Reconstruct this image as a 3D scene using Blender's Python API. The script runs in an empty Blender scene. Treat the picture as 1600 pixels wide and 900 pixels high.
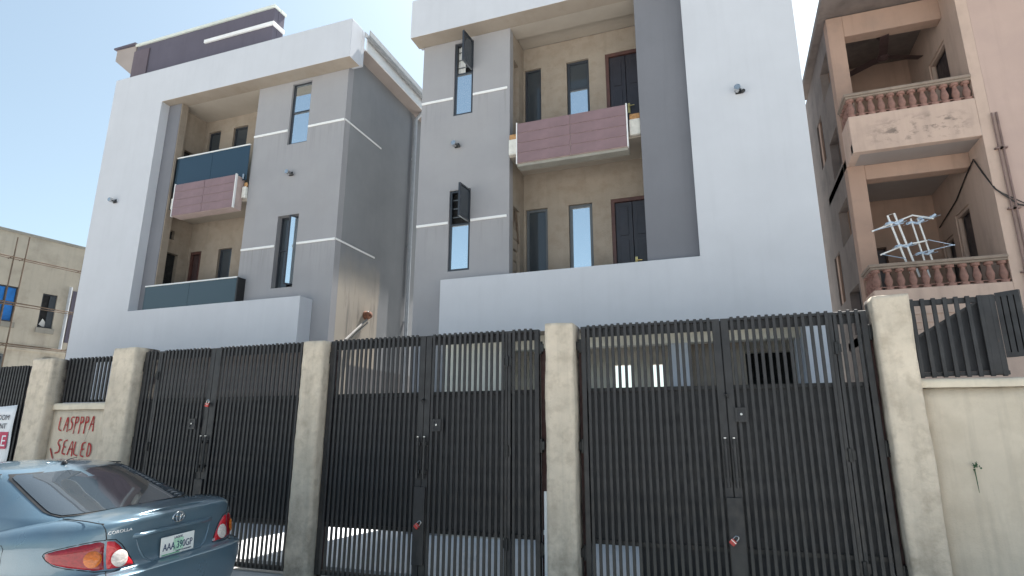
import bpy, bmesh, math, random
from mathutils import Vector, Matrix, noise
random.seed(7)
C = bpy.context.scene
COL = C.collection
R = math.radians

# ------------------------------------------------------------------ camera
cam_d = bpy.data.cameras.new('camera')
cam = bpy.data.objects.new('camera', cam_d)
COL.objects.link(cam)
cam_d.sensor_width = 36.0
cam_d.lens = 924.07 / 1600 * 36.0
cam_d.clip_end = 2000
PITCH, YAW, ROLL = R(13.977), R(-19.651), R(-0.164)
fwd = Vector((math.sin(YAW)*math.cos(PITCH), math.cos(YAW)*math.cos(PITCH), math.sin(PITCH)))
rgt = Vector((math.cos(YAW), -math.sin(YAW), 0))
dwn = fwd.cross(rgt)
r2 = rgt*math.cos(ROLL) + dwn*math.sin(ROLL)
d2 = -rgt*math.sin(ROLL) + dwn*math.cos(ROLL)
m3 = Matrix((r2, -d2, -fwd)).transposed()
cam.matrix_world = Matrix.Translation((0, 0, 1.65)) @ m3.to_4x4()
C.camera = cam

# ------------------------------------------------------------------ sky, sun, exposure
SUN_EL, SUN_AZ = R(60), R(9)          # behind the buildings, a little to the right (azimuth from +Y towards +X)
w = bpy.data.worlds.new('World'); C.world = w; w.use_nodes = True
nt = w.node_tree
sky = nt.nodes.new('ShaderNodeTexSky')
sky.sky_type = 'NISHITA'; sky.sun_disc = False
sky.sun_elevation = SUN_EL; sky.sun_rotation = SUN_AZ
sky.air_density = 1.0; sky.dust_density = 2.2; sky.ozone_density = 1.0
bg = nt.nodes['Background']
hs = nt.nodes.new('ShaderNodeHueSaturation'); hs.inputs['Saturation'].default_value = 0.66
nt.links.new(sky.outputs[0], hs.inputs['Color']); tn = nt.nodes.new('ShaderNodeMix'); tn.data_type = 'RGBA'; tn.blend_type = 'MULTIPLY'; tn.inputs[0].default_value = 1.0
tn.inputs[7].default_value = (0.90, 1.03, 1.02, 1)
nt.links.new(hs.outputs[0], tn.inputs[6]); nt.links.new(tn.outputs[2], bg.inputs[0]); bg.inputs[1].default_value = 0.077
sun_d = bpy.data.lights.new('sun', 'SUN'); sun = bpy.data.objects.new('sun', sun_d); COL.objects.link(sun)
sun_d.energy = 5.0; sun_d.angle = R(0.5); sun_d.color = (1.0, 0.965, 0.91)
sv = Vector((math.sin(SUN_AZ)*math.cos(SUN_EL), math.cos(SUN_AZ)*math.cos(SUN_EL), math.sin(SUN_EL)))
sun.rotation_euler = sv.to_track_quat('Z', 'Y').to_euler()
sun.location = (0, 30, 40)
C.view_settings.view_transform = 'Standard'; C.view_settings.look = 'None'
C.view_settings.exposure = 1.45; C.view_settings.gamma = 1.0
C.view_settings.use_curve_mapping = False

# ------------------------------------------------------------------ materials
def nodes(m):
    m.use_nodes = True
    return m.node_tree, m.node_tree.nodes['Principled BSDF']
def ramp(t, fac, a, b, p0=0.35, p1=0.65):
    n = t.nodes.new('ShaderNodeMapRange'); n.clamp = True
    n.inputs[1].default_value = p0; n.inputs[2].default_value = p1
    n.inputs[3].default_value = a; n.inputs[4].default_value = b
    t.links.new(fac, n.inputs[0]); return n.outputs[0]
def mixc(t, fac, a, b):
    n = t.nodes.new('ShaderNodeMix'); n.data_type = 'RGBA'
    for s, v in ((0, fac), (6, a), (7, b)):
        if isinstance(v, (int, float)): n.inputs[s].default_value = v
        elif isinstance(v, tuple): n.inputs[s].default_value = (*v, 1)
        else: t.links.new(v, n.inputs[s])
    return n.outputs[2]
def tex(t, scale, detail=5, sc=(1, 1, 1), rough=0.6, off=(0, 0, 0)):
    tc = t.nodes.new('ShaderNodeTexCoord'); mp = t.nodes.new('ShaderNodeMapping')
    mp.inputs['Scale'].default_value = sc; mp.inputs['Location'].default_value = off
    n = t.nodes.new('ShaderNodeTexNoise'); n.inputs['Scale'].default_value = scale
    n.inputs['Detail'].default_value = detail; n.inputs['Roughness'].default_value = rough
    t.links.new(tc.outputs['Object'], mp.inputs[0]); t.links.new(mp.outputs[0], n.inputs['Vector'])
    return n.outputs[0]
def mul(t, a, b):
    n = t.nodes.new('ShaderNodeMath'); n.operation = 'MULTIPLY'
    for i, v in enumerate((a, b)):
        if isinstance(v, (int, float)): n.inputs[i].default_value = v
        else: t.links.new(v, n.inputs[i])
    return n.outputs[0]
def axis(t, i):
    tc = t.nodes.new('ShaderNodeTexCoord'); s = t.nodes.new('ShaderNodeSeparateXYZ')
    t.links.new(tc.outputs['Object'], s.inputs[0]); return s.outputs[i]
def sc3(c, k): return tuple(min(1, x*k) for x in c)
def plaster(name, col, col2=None, var=0.12, scale=1.3, streak=0.15, bump=0.25, rough=0.85, grain=60, extra=None):
    """painted or bare render: cloudy tone, faint vertical runs, fine grain"""
    m = bpy.data.materials.new(name); t, b = nodes(m)
    c = mixc(t, ramp(t, tex(t, scale, 6), 0, 1, 0.3, 0.7), sc3(col, 1-var), sc3(col, 1+var*0.6))
    if col2: c = mixc(t, ramp(t, tex(t, scale*2.3, 7, off=(3, 9, 1)), 0, 0.75, 0.48, 0.68), c, col2)
    if streak:
        s = tex(t, 3.0, 6, (2.2, 2.2, 0.16), off=(5, 2, 0))
        c = mixc(t, ramp(t, s, 0, streak, 0.5, 0.75), c, sc3(col, 0.35))
    if extra: c = extra(t, c)
    t.links.new(c, b.inputs['Base Color']); b.inputs['Roughness'].default_value = rough
    b.inputs['Specular IOR Level'].default_value = 0.25
    bp = t.nodes.new('ShaderNodeBump'); bp.inputs['Strength'].default_value = bump; bp.inputs['Distance'].default_value = 0.01
    t.links.new(tex(t, grain, 4), bp.inputs['Height']); t.links.new(bp.outputs[0], b.inputs['Normal'])
    return m
def paint(name, col, rough=0.45, var=0.15, metal=0.0, scale=6, spec=0.5, dirt=None, extra=None):
    m = bpy.data.materials.new(name); t, b = nodes(m)
    c = mixc(t, ramp(t, tex(t, scale, 6), 0, 1, 0.3, 0.7), sc3(col, 1-var), sc3(col, 1+var))
    if extra: c = extra(t, c)
    if dirt: c = mixc(t, ramp(t, tex(t, scale*0.5, 7, off=(4, 4, 4)), 0, dirt[1], 0.5, 0.72), c, dirt[0])
    t.links.new(c, b.inputs['Base Color'])
    t.links.new(ramp(t, tex(t, scale*2, 4, off=(2, 2, 2)), rough*0.8, min(1, rough*1.25)), b.inputs['Roughness'])
    b.inputs['Metallic'].default_value = metal; b.inputs['Specular IOR Level'].default_value = spec
    return m
def glass(name, col, metal, rough=0.03):
    m = bpy.data.materials.new(name); t, b = nodes(m)
    b.inputs['Base Color'].default_value = (*col, 1); b.inputs['Metallic'].default_value = metal
    b.inputs['Roughness'].default_value = rough; b.inputs['IOR'].default_value = 1.55
    bp = t.nodes.new('ShaderNodeBump'); bp.inputs['Strength'].default_value = 0.04; bp.inputs['Distance'].default_value = 0.02
    t.links.new(tex(t, 1.5, 1), bp.inputs['Height']); t.links.new(bp.outputs[0], b.inputs['Normal'])
    return m
def cracks(t, c, amount=.5, scale=.55):
    tc = t.nodes.new('ShaderNodeTexCoord'); mp = t.nodes.new('ShaderNodeMapping'); mp.inputs['Scale'].default_value = (1, 1, 1)
    nz = t.nodes.new('ShaderNodeTexNoise'); nz.inputs['Scale'].default_value = 2.5; nz.inputs['Detail'].default_value = 6
    mx = t.nodes.new('ShaderNodeMix'); mx.data_type = 'RGBA'; mx.inputs[0].default_value = .12
    vo = t.nodes.new('ShaderNodeTexVoronoi'); vo.feature = 'DISTANCE_TO_EDGE'; vo.inputs['Scale'].default_value = scale
    t.links.new(tc.outputs['Object'], mp.inputs[0]); t.links.new(mp.outputs[0], nz.inputs['Vector'])
    t.links.new(mp.outputs[0], mx.inputs[6]); t.links.new(nz.outputs['Color'], mx.inputs[7]); t.links.new(mx.outputs[2], vo.inputs['Vector'])
    f = mul(t, ramp(t, vo.outputs['Distance'], 1, 0, .0, .006), ramp(t, tex(t, .8, 3, off=(4, 7, 7)), 0, amount, .52, .62))
    return mixc(t, f, c, (0.12, 0.11, 0.10))
WHITE = plaster('white_wall_paint', (0.545, 0.558, 0.595), var=0.04, streak=0.05, bump=0.15)
def drips(t, c):
    z = axis(t, 2); s_ = ramp(t, tex(t, 5.5, 5, (2.4, 2.4, .12), off=(1, 4, 0)), 0, 1, .50, .70)
    for z0 in (8.5, 5.7):
        f = mul(t, ramp(t, z, 0, 1, z0-.9, z0-.05), ramp(t, z, 1, 0, z0-.03, z0-.02))
        c = mixc(t, mul(t, mul(t, f, s_), .38), c, (0.17, 0.16, 0.155))
    return mixc(t, mul(t, ramp(t, tex(t, .55, 6, off=(7, 3, 2)), 0, 1, .45, .7), .16), c, (0.42, 0.40, 0.38))
GREY = plaster('grey_wall_paint', (0.32, 0.316, 0.33), var=0.06, streak=0.05, bump=0.2, extra=drips)
DGREY = plaster('dark_grey_wall_paint', (0.185, 0.188, 0.208), var=0.06, streak=0.08, bump=0.15)
PLUM = plaster('plum_grey_paint', (0.115, 0.105, 0.135), var=0.08, streak=0.1)
PLUM2 = plaster('maroon_grey_paint', (0.14, 0.115, 0.135), var=0.08, streak=0.1)
TRIM = plaster('pale_trim_paint', (0.62, 0.66, 0.62), var=0.06, streak=0.12)
WTRIM = plaster('white_trim_paint', (0.78, 0.78, 0.78), var=0.05, streak=0.05)
SOFFIT = plaster('soffit_render', (0.42, 0.375, 0.325), var=0.08, streak=0)
SOFFITB = plaster('unpainted_soffit_render', (0.36, 0.31, 0.26), (0.31, 0.26, 0.21), var=0.1, streak=0)
GRIME_SHADE = plaster('grimy_shaded_render', (0.20, 0.165, 0.15), (0.13, 0.11, 0.10), var=0.12, scale=1.0, streak=0.3)  # grime plus the narrow gap's shade, mixed into one dark colour
BARE = plaster('bare_cement_render', (0.315, 0.268, 0.22), (0.265, 0.215, 0.17), var=0.10, scale=2.4, streak=0.16, bump=0.6, grain=40)
BAREP = plaster('bare_slab_edge', (0.30, 0.285, 0.25), var=0.15, streak=0.2, bump=0.4)
CREAM = plaster('cream_wall_paint', (0.78, 0.73, 0.63), var=0.06, streak=0.12)
CONC = plaster('pale_concrete_paving', (0.74, 0.75, 0.77), var=0.06, streak=0)
PINK = plaster('pink_wall_paint', (0.49, 0.36, 0.31), (0.45, 0.33, 0.29), var=0.08, scale=0.8, streak=0.14)
def mould(t, c):
    z = axis(t, 2); x = axis(t, 0)
    f = mul(t, mul(t, ramp(t, z, 0, 1, 6.32, 6.45), ramp(t, z, 1, 0, 6.6, 6.85)), mul(t, ramp(t, x, 0, 1, 2.5, 3.1), ramp(t, x, 1, 0, 3.7, 4.1)))
    f = mul(t, f, ramp(t, tex(t, 5, 8, (1, 1, 1.5), off=(2, 3, 9)), 0, .9, .50, .62))
    c = mixc(t, f, c, (0.07, 0.06, 0.055))
    return mixc(t, ramp(t, tex(t, 2.2, 7, (1.5, 1.5, .35), off=(6, 1, 3)), 0, .18, .5, .72), c, (0.20, 0.155, 0.135))
PINKW = plaster('weathered_pink_render', (0.53, 0.395, 0.325), (0.46, 0.345, 0.285), var=0.08, scale=1.0, streak=0.2, extra=mould)
PEACH = plaster('peach_wall_paint', (0.40, 0.272, 0.212), (0.33, 0.235, 0.19), var=0.08, scale=1.2, streak=0.25)
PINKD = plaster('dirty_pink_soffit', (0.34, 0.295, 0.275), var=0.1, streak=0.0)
BALU = plaster('baluster_pink_paint', (0.29, 0.165, 0.135), (0.20, 0.11, 0.09), var=0.15, scale=6, streak=0.2)
RAILC = plaster('weathered_coping', (0.27, 0.215, 0.175), (0.22, 0.17, 0.14), var=0.15, scale=4, streak=0.3)
BEIGE = plaster('beige_render', (0.46, 0.42, 0.35), (0.34, 0.305, 0.25), var=0.10, scale=0.9, streak=0.25)
def overspray(t, c):
    f = mul(t, ramp(t, axis(t, 1), 0, 1, 6.93, 7.05), ramp(t, tex(t, 5, 6), 0.35, 1, 0.3, 0.6))
    c = mixc(t, f, c, (0.06, 0.05, 0.05))
    g = mul(t, ramp(t, axis(t, 2), 1, 0, 0.2, 1.2), ramp(t, tex(t, 4, 7, off=(8, 1, 2)), 0, 0.6, 0.45, 0.7))
    return mixc(t, g, c, (0.14, 0.11, 0.08))
PILLAR = plaster('pillar_cement_render', (0.66, 0.57, 0.46), (0.46, 0.385, 0.30), var=0.16, scale=3.0, streak=0.32, bump=0.9, grain=38, extra=overspray)
FENCEW = plaster('boundary_wall_render', (0.63, 0.55, 0.445), (0.53, 0.455, 0.36), var=0.12, scale=1.4, streak=0.32, bump=0.5, extra=cracks)
COPING = plaster('coping_render', (0.72, 0.63, 0.50), var=0.1, scale=3, streak=0.2, bump=0.4)
def sidepatch(t, c):
    # the strip of side wall that was never painted over its cement render (y 10.05-11.75, below z 5.4, ragged)
    n1 = tex(t, 1.8, 6, (1, 1, 0.5))
    y = axis(t, 1); z = axis(t, 2)
    def addn(v, n, k):
        a = t.nodes.new('ShaderNodeMath'); a.operation = 'MULTIPLY_ADD'
        t.links.new(n, a.inputs[0]); a.inputs[1].default_value = k; t.links.new(v, a.inputs[2]); return a.outputs[0]
    zz = addn(z, n1, 1.1); yy = addn(y, n1, 0.5)
    f = mul(t, ramp(t, zz, 1, 0, 5.2, 6.2), ramp(t, yy, 1, 0, 11.98, 12.08))
    c = mixc(t, f, c, (0.42, 0.37, 0.315))
    runs = mul(t, f, ramp(t, tex(t, 2.6, 5, (1, 1.6, 0.25), off=(2, 7, 0)), 0, 0.75, 0.52, 0.66))
    c = mixc(t, runs, c, (0.19, 0.175, 0.165))
    # dark band along the foot of the wall
    pl = ramp(t, z, 1, 0, 3.08, 3.13)
    return mixc(t, mul(t, pl, ramp(t, y, 0, 1, 10.7, 10.75)), c, (0.16, 0.155, 0.16))
SIDEW = plaster('side_wall_paint', (0.245, 0.25, 0.262), var=0.08, streak=0.07, bump=0.25, extra=sidepatch)
def gate_wear(t, c):
    # road dust splashed on the feet of the bars, rust spots bleeding through the paint
    d = mul(t, ramp(t, axis(t, 2), .55, 0, -.1, 1.0), ramp(t, tex(t, 7, 6, (1, 1, .35), off=(3, 3, 1)), .15, 1, .35, .65))
    c = mixc(t, d, c, (0.16, 0.14, 0.115))
    return mixc(t, ramp(t, tex(t, 17, 6, (1, 1, .5), off=(1, 8, 4)), 0, .8, .68, .76), c, (0.11, 0.05, 0.03))
GATE = paint('dark_gate_paint', (0.028, 0.027, 0.029), 0.45, 0.35, spec=0.45, dirt=((0.06, 0.056, 0.053), 0.35), extra=gate_wear)
GATEF = paint('dark_gate_sheet', (0.026, 0.026, 0.030), 0.5, 0.2)
OXIDE = paint('red_oxide_primer', (0.055, 0.022, 0.020), 0.7, 0.35, dirt=((0.02, 0.015, 0.015), 0.5))
ALU = paint('dark_window_frame', (0.035, 0.04, 0.05), 0.35, 0.1)
ALUG = paint('grey_window_frame', (0.10, 0.11, 0.12), 0.4, 0.1)
PANE = glass('sky_reflecting_glass', (0.80, 0.88, 0.92), 0.97)
PANED = glass('dark_pane', (0.05, 0.06, 0.07), 0.15, 0.05)
BALG = glass('dark_blue_balustrade_glass', (0.030, 0.060, 0.090), 0.25, 0.08)
BALG2 = glass('smoky_balustrade_glass', (0.055, 0.08, 0.095), 0.2, 0.15)
RAILM = paint('white_handrail', (0.75, 0.76, 0.76), 0.35, 0.05)
MAUVE = paint('mauve_tile_glaze', (0.215, 0.14, 0.148), 0.35, 0.12, scale=3)
MAUVE_EDGE = paint('tile_grout', (0.46, 0.36, 0.34), 0.8, 0.1)
WHITEB = paint('white_rough_block', (0.72, 0.71, 0.66), 0.9, 0.12, scale=12)
ORANGE = paint('raw_orange_mortar', (0.48, 0.27, 0.12), 0.95, 0.3, scale=20)
WOOD = paint('dark_brown_door', (0.050, 0.030, 0.030), 0.4, 0.25, scale=3)
WOODF = paint('door_frame_wood', (0.085, 0.038, 0.032), 0.5, 0.25)
DOORB = paint('blue_black_door', (0.028, 0.026, 0.034), 0.35, 0.2)
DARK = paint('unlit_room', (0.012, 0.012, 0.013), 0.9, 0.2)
STEEL = paint('bright_steel', (0.55, 0.55, 0.55), 0.25, 0.1, metal=1.0)
BRASS = paint('brass_handle', (0.55, 0.42, 0.18), 0.3, 0.1, metal=1.0)
BLACK = paint('black_plastic', (0.015, 0.015, 0.016), 0.4, 0.2)
PVC = paint('pale_grey_downpipe', (0.40, 0.42, 0.45), 0.45, 0.1)
RUST = paint('rusty_flange', (0.20, 0.085, 0.05), 0.8, 0.4, scale=30)
CABLE = paint('black_cable', (0.03, 0.025, 0.025), 0.6, 0.1)
PIPEG = paint('dusty_grey_pipe', (0.26, 0.25, 0.24), 0.6, 0.2)
PIPE = paint('brown_conduit', (0.19, 0.125, 0.11), 0.6, 0.25)
ANT = paint('white_antenna_bar', (0.80, 0.80, 0.78), 0.4, 0.1)
ANTB = paint('pale_blue_antenna_plastic', (0.50, 0.62, 0.76), 0.4, 0.1)
REDP = paint('red_padlock_body', (0.55, 0.06, 0.05), 0.35, 0.15)
REDSPRAY = paint('red_spray_paint', (0.42, 0.035, 0.035), 0.8, 0.2)
BANW = paint('white_banner_vinyl', (0.80, 0.81, 0.83), 0.5, 0.03)
BANR = paint('crimson_banner_print', (0.50, 0.03, 0.09), 0.5, 0.05)
BANK = paint('black_banner_print', (0.02, 0.02, 0.03), 0.5, 0.05)
BLUEP = paint('bright_blue_shutter', (0.02, 0.18, 0.55), 0.4, 0.2)
BAMBOO = paint('weathered_scaffold_pole', (0.12, 0.085, 0.06), 0.8, 0.3)
LEAF = paint('dark_green_leaf', (0.03, 0.085, 0.035), 0.5, 0.4, scale=20)
CURTAIN = paint('pale_curtain', (0.62, 0.62, 0.60), 0.9, 0.1)
ROOFM = paint('grey_roof_sheet', (0.30, 0.31, 0.32), 0.5, 0.1)

# ------------------------------------------------------------------ mesh helpers
class MB:
    def __init__(s): s.v = []; s.f = []; s.sm = []
    def box(s, x0, x1, y0, y1, z0, z1):
        n = len(s.v)
        s.v += [(x, y, z) for z in (z0, z1) for y in (y0, y1) for x in (x0, x1)]
        s.f += [tuple(n+i for i in q) for q in ((0, 2, 3, 1), (4, 5, 7, 6), (0, 1, 5, 4), (2, 6, 7, 3), (0, 4, 6, 2), (1, 3, 7, 5))]
        return s
    def obox(s, c, ax, ay, az):
        """box from centre and three half-axis vectors"""
        c, ax, ay, az = map(Vector, (c, ax, ay, az)); n = len(s.v)
        s.v += [tuple(c + i*ax + j*ay + k*az) for k in (-1, 1) for j in (-1, 1) for i in (-1, 1)]
        s.f += [tuple(n+i for i in q) for q in ((0, 2, 3, 1), (4, 5, 7, 6), (0, 1, 5, 4), (2, 6, 7, 3), (0, 4, 6, 2), (1, 3, 7, 5))]
        return s
    def prism(s, pts, ext):
        """polygon pts (3-D) pushed along ext"""
        n = len(s.v); k = len(pts); e = Vector(ext)
        s.v += [tuple(p) for p in pts] + [tuple(Vector(p)+e) for p in pts]
        s.f += [tuple(range(n+k-1, n-1, -1)), tuple(range(n+k, n+2*k))]
        s.f += [(n+i, n+(i+1) % k, n+k+(i+1) % k, n+k+i) for i in range(k)]
        return s
    def tube(s, pts, r, seg=8, cap=True):
        pts = [Vector(p) for p in pts]; n = len(s.v)
        for i, p in enumerate(pts):
            d = (pts[min(i+1, len(pts)-1)] - pts[max(i-1, 0)]).normalized()
            a = d.orthogonal().normalized() if i == 0 else (pa - d*pa.dot(d)).normalized()
            pa = a; b = d.cross(a); rr = r[i] if isinstance(r, (list, tuple)) else r
            s.v += [tuple(p + rr*(math.cos(2*math.pi*j/seg)*a + math.sin(2*math.pi*j/seg)*b)) for j in range(seg)]
        for i in range(len(pts)-1):
            for j in range(seg):
                s.f.append((n+i*seg+j, n+i*seg+(j+1) % seg, n+(i+1)*seg+(j+1) % seg, n+(i+1)*seg+j))
        if cap:
            s.f.append(tuple(range(n+seg-1, n-1, -1))); s.f.append(tuple(range(n+(len(pts)-1)*seg, n+len(pts)*seg)))
        return s
    def lathe(s, prof, c, ax=(0, 0, 1), seg=12):
        """prof: list of (h, r) along axis"""
        c = Vector(c); d = Vector(ax).normalized(); a = d.orthogonal().normalized(); b = d.cross(a); n = len(s.v)
        for h, r in prof:
            s.v += [tuple(c + d*h + r*(math.cos(2*math.pi*j/seg)*a + math.sin(2*math.pi*j/seg)*b)) for j in range(seg)]
        for i in range(len(prof)-1):
            for j in range(seg):
                s.f.append((n+i*seg+j, n+i*seg+(j+1) % seg, n+(i+1)*seg+(j+1) % seg, n+(i+1)*seg+j))
        s.f.append(tuple(range(n+seg-1, n-1, -1))); s.f.append(tuple(range(n+(len(prof)-1)*seg, n+len(prof)*seg)))
        return s
    def grid(s, P):
        n = len(s.v); a = len(P); b = len(P[0])
        for row in P: s.v += [tuple(p) for p in row]
        for i in range(a-1):
            for j in range(b-1): s.f.append((n+i*b+j, n+i*b+j+1, n+(i+1)*b+j+1, n+(i+1)*b+j))
        return s
    def cells(s, us, ws, solid, d0, d1, plane='Y'):
        """wall with openings: us x ws cells, thickness d0..d1 across the plane axis, clean outer skin only"""
        mp = {}
        def V(u, w, d):
            k = (round(u, 5), round(w, 5), d)
            if k not in mp:
                mp[k] = len(s.v); s.v.append((u, d, w) if plane == 'Y' else (d, u, w))
            return mp[k]
        U = len(us)-1; W = len(ws)-1
        S = lambda i, j: 0 <= i < U and 0 <= j < W and solid((us[i]+us[i+1])/2, (ws[j]+ws[j+1])/2)
        for i in range(U):
            for j in range(W):
                if not S(i, j): continue
                a, b, c, d = us[i], us[i+1], ws[j], ws[j+1]
                s.f.append((V(a, c, d0), V(b, c, d0), V(b, d, d0), V(a, d, d0)))
                s.f.append((V(b, c, d1), V(a, c, d1), V(a, d, d1), V(b, d, d1)))
                if not S(i-1, j): s.f.append((V(a, c, d1), V(a, c, d0), V(a, d, d0), V(a, d, d1)))
                if not S(i+1, j): s.f.append((V(b, c, d0), V(b, c, d1), V(b, d, d1), V(b, d, d0)))
                if not S(i, j-1): s.f.append((V(a, c, d1), V(b, c, d1), V(b, c, d0), V(a, c, d0)))
                if not S(i, j+1): s.f.append((V(a, d, d0), V(b, d, d0), V(b, d, d1), V(a, d, d1)))
        return s
    def wall(s, u0, u1, w0, w1, d0, d1, holes=(), plane='Y'):
        us = sorted({u0, u1, *[min(max(h[0], u0), u1) for h in holes], *[min(max(h[1], u0), u1) for h in holes]})
        ws = sorted({w0, w1, *[min(max(h[2], w0), w1) for h in holes], *[min(max(h[3], w0), w1) for h in holes]})
        return s.cells(us, ws, lambda u, w: not any(h[0] < u < h[1] and h[2] < w < h[3] for h in holes), d0, d1, plane)
    def mesh(s, name, mat, smooth=False, bevel=0, seg=2):
        me = bpy.data.meshes.new(name); me.from_pydata(s.v, [], s.f)
        bm = bmesh.new(); bm.from_mesh(me); bmesh.ops.recalc_face_normals(bm, faces=bm.faces)
        if bevel:
            ed = [e for e in bm.edges if len(e.link_faces) == 2 and e.calc_face_angle(0) > 0.6]
            bmesh.ops.bevel(bm, geom=ed, offset=bevel, segments=seg, affect='EDGES', profile=0.6, clamp_overlap=True)
        bm.to_mesh(me); bm.free()
        me.materials.append(mat)
        if smooth:
            for p in me.polygons: p.use_smooth = True
            if smooth != 'all': me.set_sharp_from_angle(angle=R(38))
        return me
    def obj(s, name, mat, parent=None, smooth=False, bevel=0, seg=2):
        return link(name, s.mesh(name, mat, smooth, bevel, seg), parent)

def wloc(o):
    p = Vector(o.location); q = o.parent
    while q: p = p + Vector(q.location); q = q.parent
    return p
def link(name, me, parent=None, loc=None):
    """mesh given in world coordinates; parented so it stays where it is (parents are only translated)"""
    o = bpy.data.objects.new(name, me); COL.objects.link(o)
    if loc: o.location = loc
    if parent:
        o.parent = parent
        o.matrix_parent_inverse = base_of(parent).inverted()
    return o
BASE = {}
def base_of(o):
    """world matrix of a parent (kept by hand, so that nothing has to be re-evaluated)"""
    return BASE.get(o.name, Matrix.Identity(4))
def tag(o, label, cat, group=None, kind=None):
    if label: o['label'] = label
    if cat: o['category'] = cat
    if group: o['group'] = group
    if kind: o['kind'] = kind
    return o
def thing(name, loc, label, cat, group=None):
    o = bpy.data.objects.new(name, None); COL.objects.link(o); o.location = loc
    o.empty_display_size = 0.3
    BASE[o.name] = Matrix.Translation(loc)
    return tag(o, label, cat, group)
def struct(o): o['kind'] = 'structure'; return o
def soffit_faces(o, mat):
    o.data.materials.append(mat)
    for p in o.data.polygons:
        if p.normal.z < -.95 and p.center.z > 1: p.material_index = 1
    return o
def text_mesh(body, size, extrude, M, mat, name, parent, align='CENTER'):
    cu = bpy.data.curves.new(name, 'FONT'); cu.body = body; cu.size = size; cu.extrude = extrude; cu.align_x = align
    cu.resolution_u = 3
    t = bpy.data.objects.new('t', cu); COL.objects.link(t)
    bpy.context.view_layer.update()
    me = bpy.data.meshes.new_from_object(t.evaluated_get(bpy.context.evaluated_depsgraph_get()))
    bpy.data.objects.remove(t); me.name = name
    me.transform(M); me.materials.clear(); me.materials.append(mat)
    return link(name, me, parent)
G0 = -0.13                                # street level

# ================================================================== GROUND
gm = plaster('sandy_street', (0.52, 0.505, 0.48), (0.46, 0.44, 0.41), var=0.15, scale=0.7, streak=0, bump=0.5, grain=25)
# the street falls gently from the gates towards the camera: flat, then a crossfall where the car is parked
prof = [(-260, -.13), (-60, -.13), (-15, -.13), (0, -.128), (3.50, -.1255), (5.02, -.037), (5.5, -.05), (6.5, -.14), (30, -.14), (260, -.14)]
bm_ = MB(); P = [[(x, y, z) for x in (-260, -60, -20, -10, -5, 0, 5, 10, 20, 60, 260)] for y, z in prof]
struct(bm_.grid(P).obj('ground', gm))
struct(MB().box(-30, 9, 7.25, 12.3, -.135, -.06).obj('forecourt_paving', CONC))

# ================================================================== PARTS SHARED BY THE BUILDINGS
def frame_bars(m, x0, x1, z0, z1, y0, y1, t, mids=(), vmids=()):
    m.box(x0, x0+t, y0, y1, z0, z1); m.box(x1-t, x1, y0, y1, z0, z1)
    m.box(x0+t, x1-t, y0, y1, z1-t, z1); m.box(x0+t, x1-t, y0, y1, z0, z0+t)
    for z in mids: m.box(x0+t, x1-t, y0+.002, y1-.002, z-t/2, z+t/2)
    for x in vmids: m.box(x-t/2, x+t/2, y0+.004, y1-.004, z0+t, z1-t)
    return m
def window(par, x0, x1, z0, z1, y, mids=(), panes=None, fm=ALU, t=.04, skip=(), tilt=0.0):
    """fixed window set in an opening of a wall facing -Y; y = front of the frame"""
    e = .004
    f = frame_bars(MB(), x0+e, x1-e, z0+e, z1-e, y, y+.06, t, mids).obj('window', fm, par)
    zs = [z0+t] + list(mids) + [z1-t]
    for i in range(len(zs)-1):
        if i in skip: continue
        pm = panes[i] if panes else PANE
        a = zs[i] + (t/2 if i else 0); b = zs[i+1] - (t/2 if i < len(zs)-2 else 0)
        MB().prism([(x0+t, y+.025+tilt, a), (x1-t, y+.025+tilt, a), (x1-t, y+.025, b), (x0+t, y+.025, b)], (0, .008, 0)).obj('pane', pm, f)
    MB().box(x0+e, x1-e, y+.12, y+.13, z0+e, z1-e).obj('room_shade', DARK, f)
    return f
def sash(par, hinge, ang, wid, z0, z1, fm, gm_, t=.035):
    """open casement: hinge point (x, y), ang measured from the wall line (-X) out towards the street"""
    d = Vector((-math.cos(ang), -math.sin(ang), 0)); n = Vector((math.sin(ang), -math.cos(ang), 0)); h = Vector((hinge[0], hinge[1], 0)); Z = Vector((0, 0, 1))
    m = MB(); zc = (z0+z1)/2
    m.obox(h+d*t/2+Z*zc, d*t/2, n*.02, Z*(z1-z0)/2); m.obox(h+d*(wid-t/2)+Z*zc, d*t/2, n*.02, Z*(z1-z0)/2)
    m.obox(h+d*wid/2+Z*(z0+t/2), d*(wid/2-t), n*.02, Z*t/2); m.obox(h+d*wid/2+Z*(z1-t/2), d*(wid/2-t), n*.02, Z*t/2)
    s = m.obj('sash', fm, par)
    MB().obox(h+d*wid/2+Z*zc, d*(wid/2-t), n*.004, Z*((z1-z0)/2-t)).obj('sash_pane', gm_, par)
    return s
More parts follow.
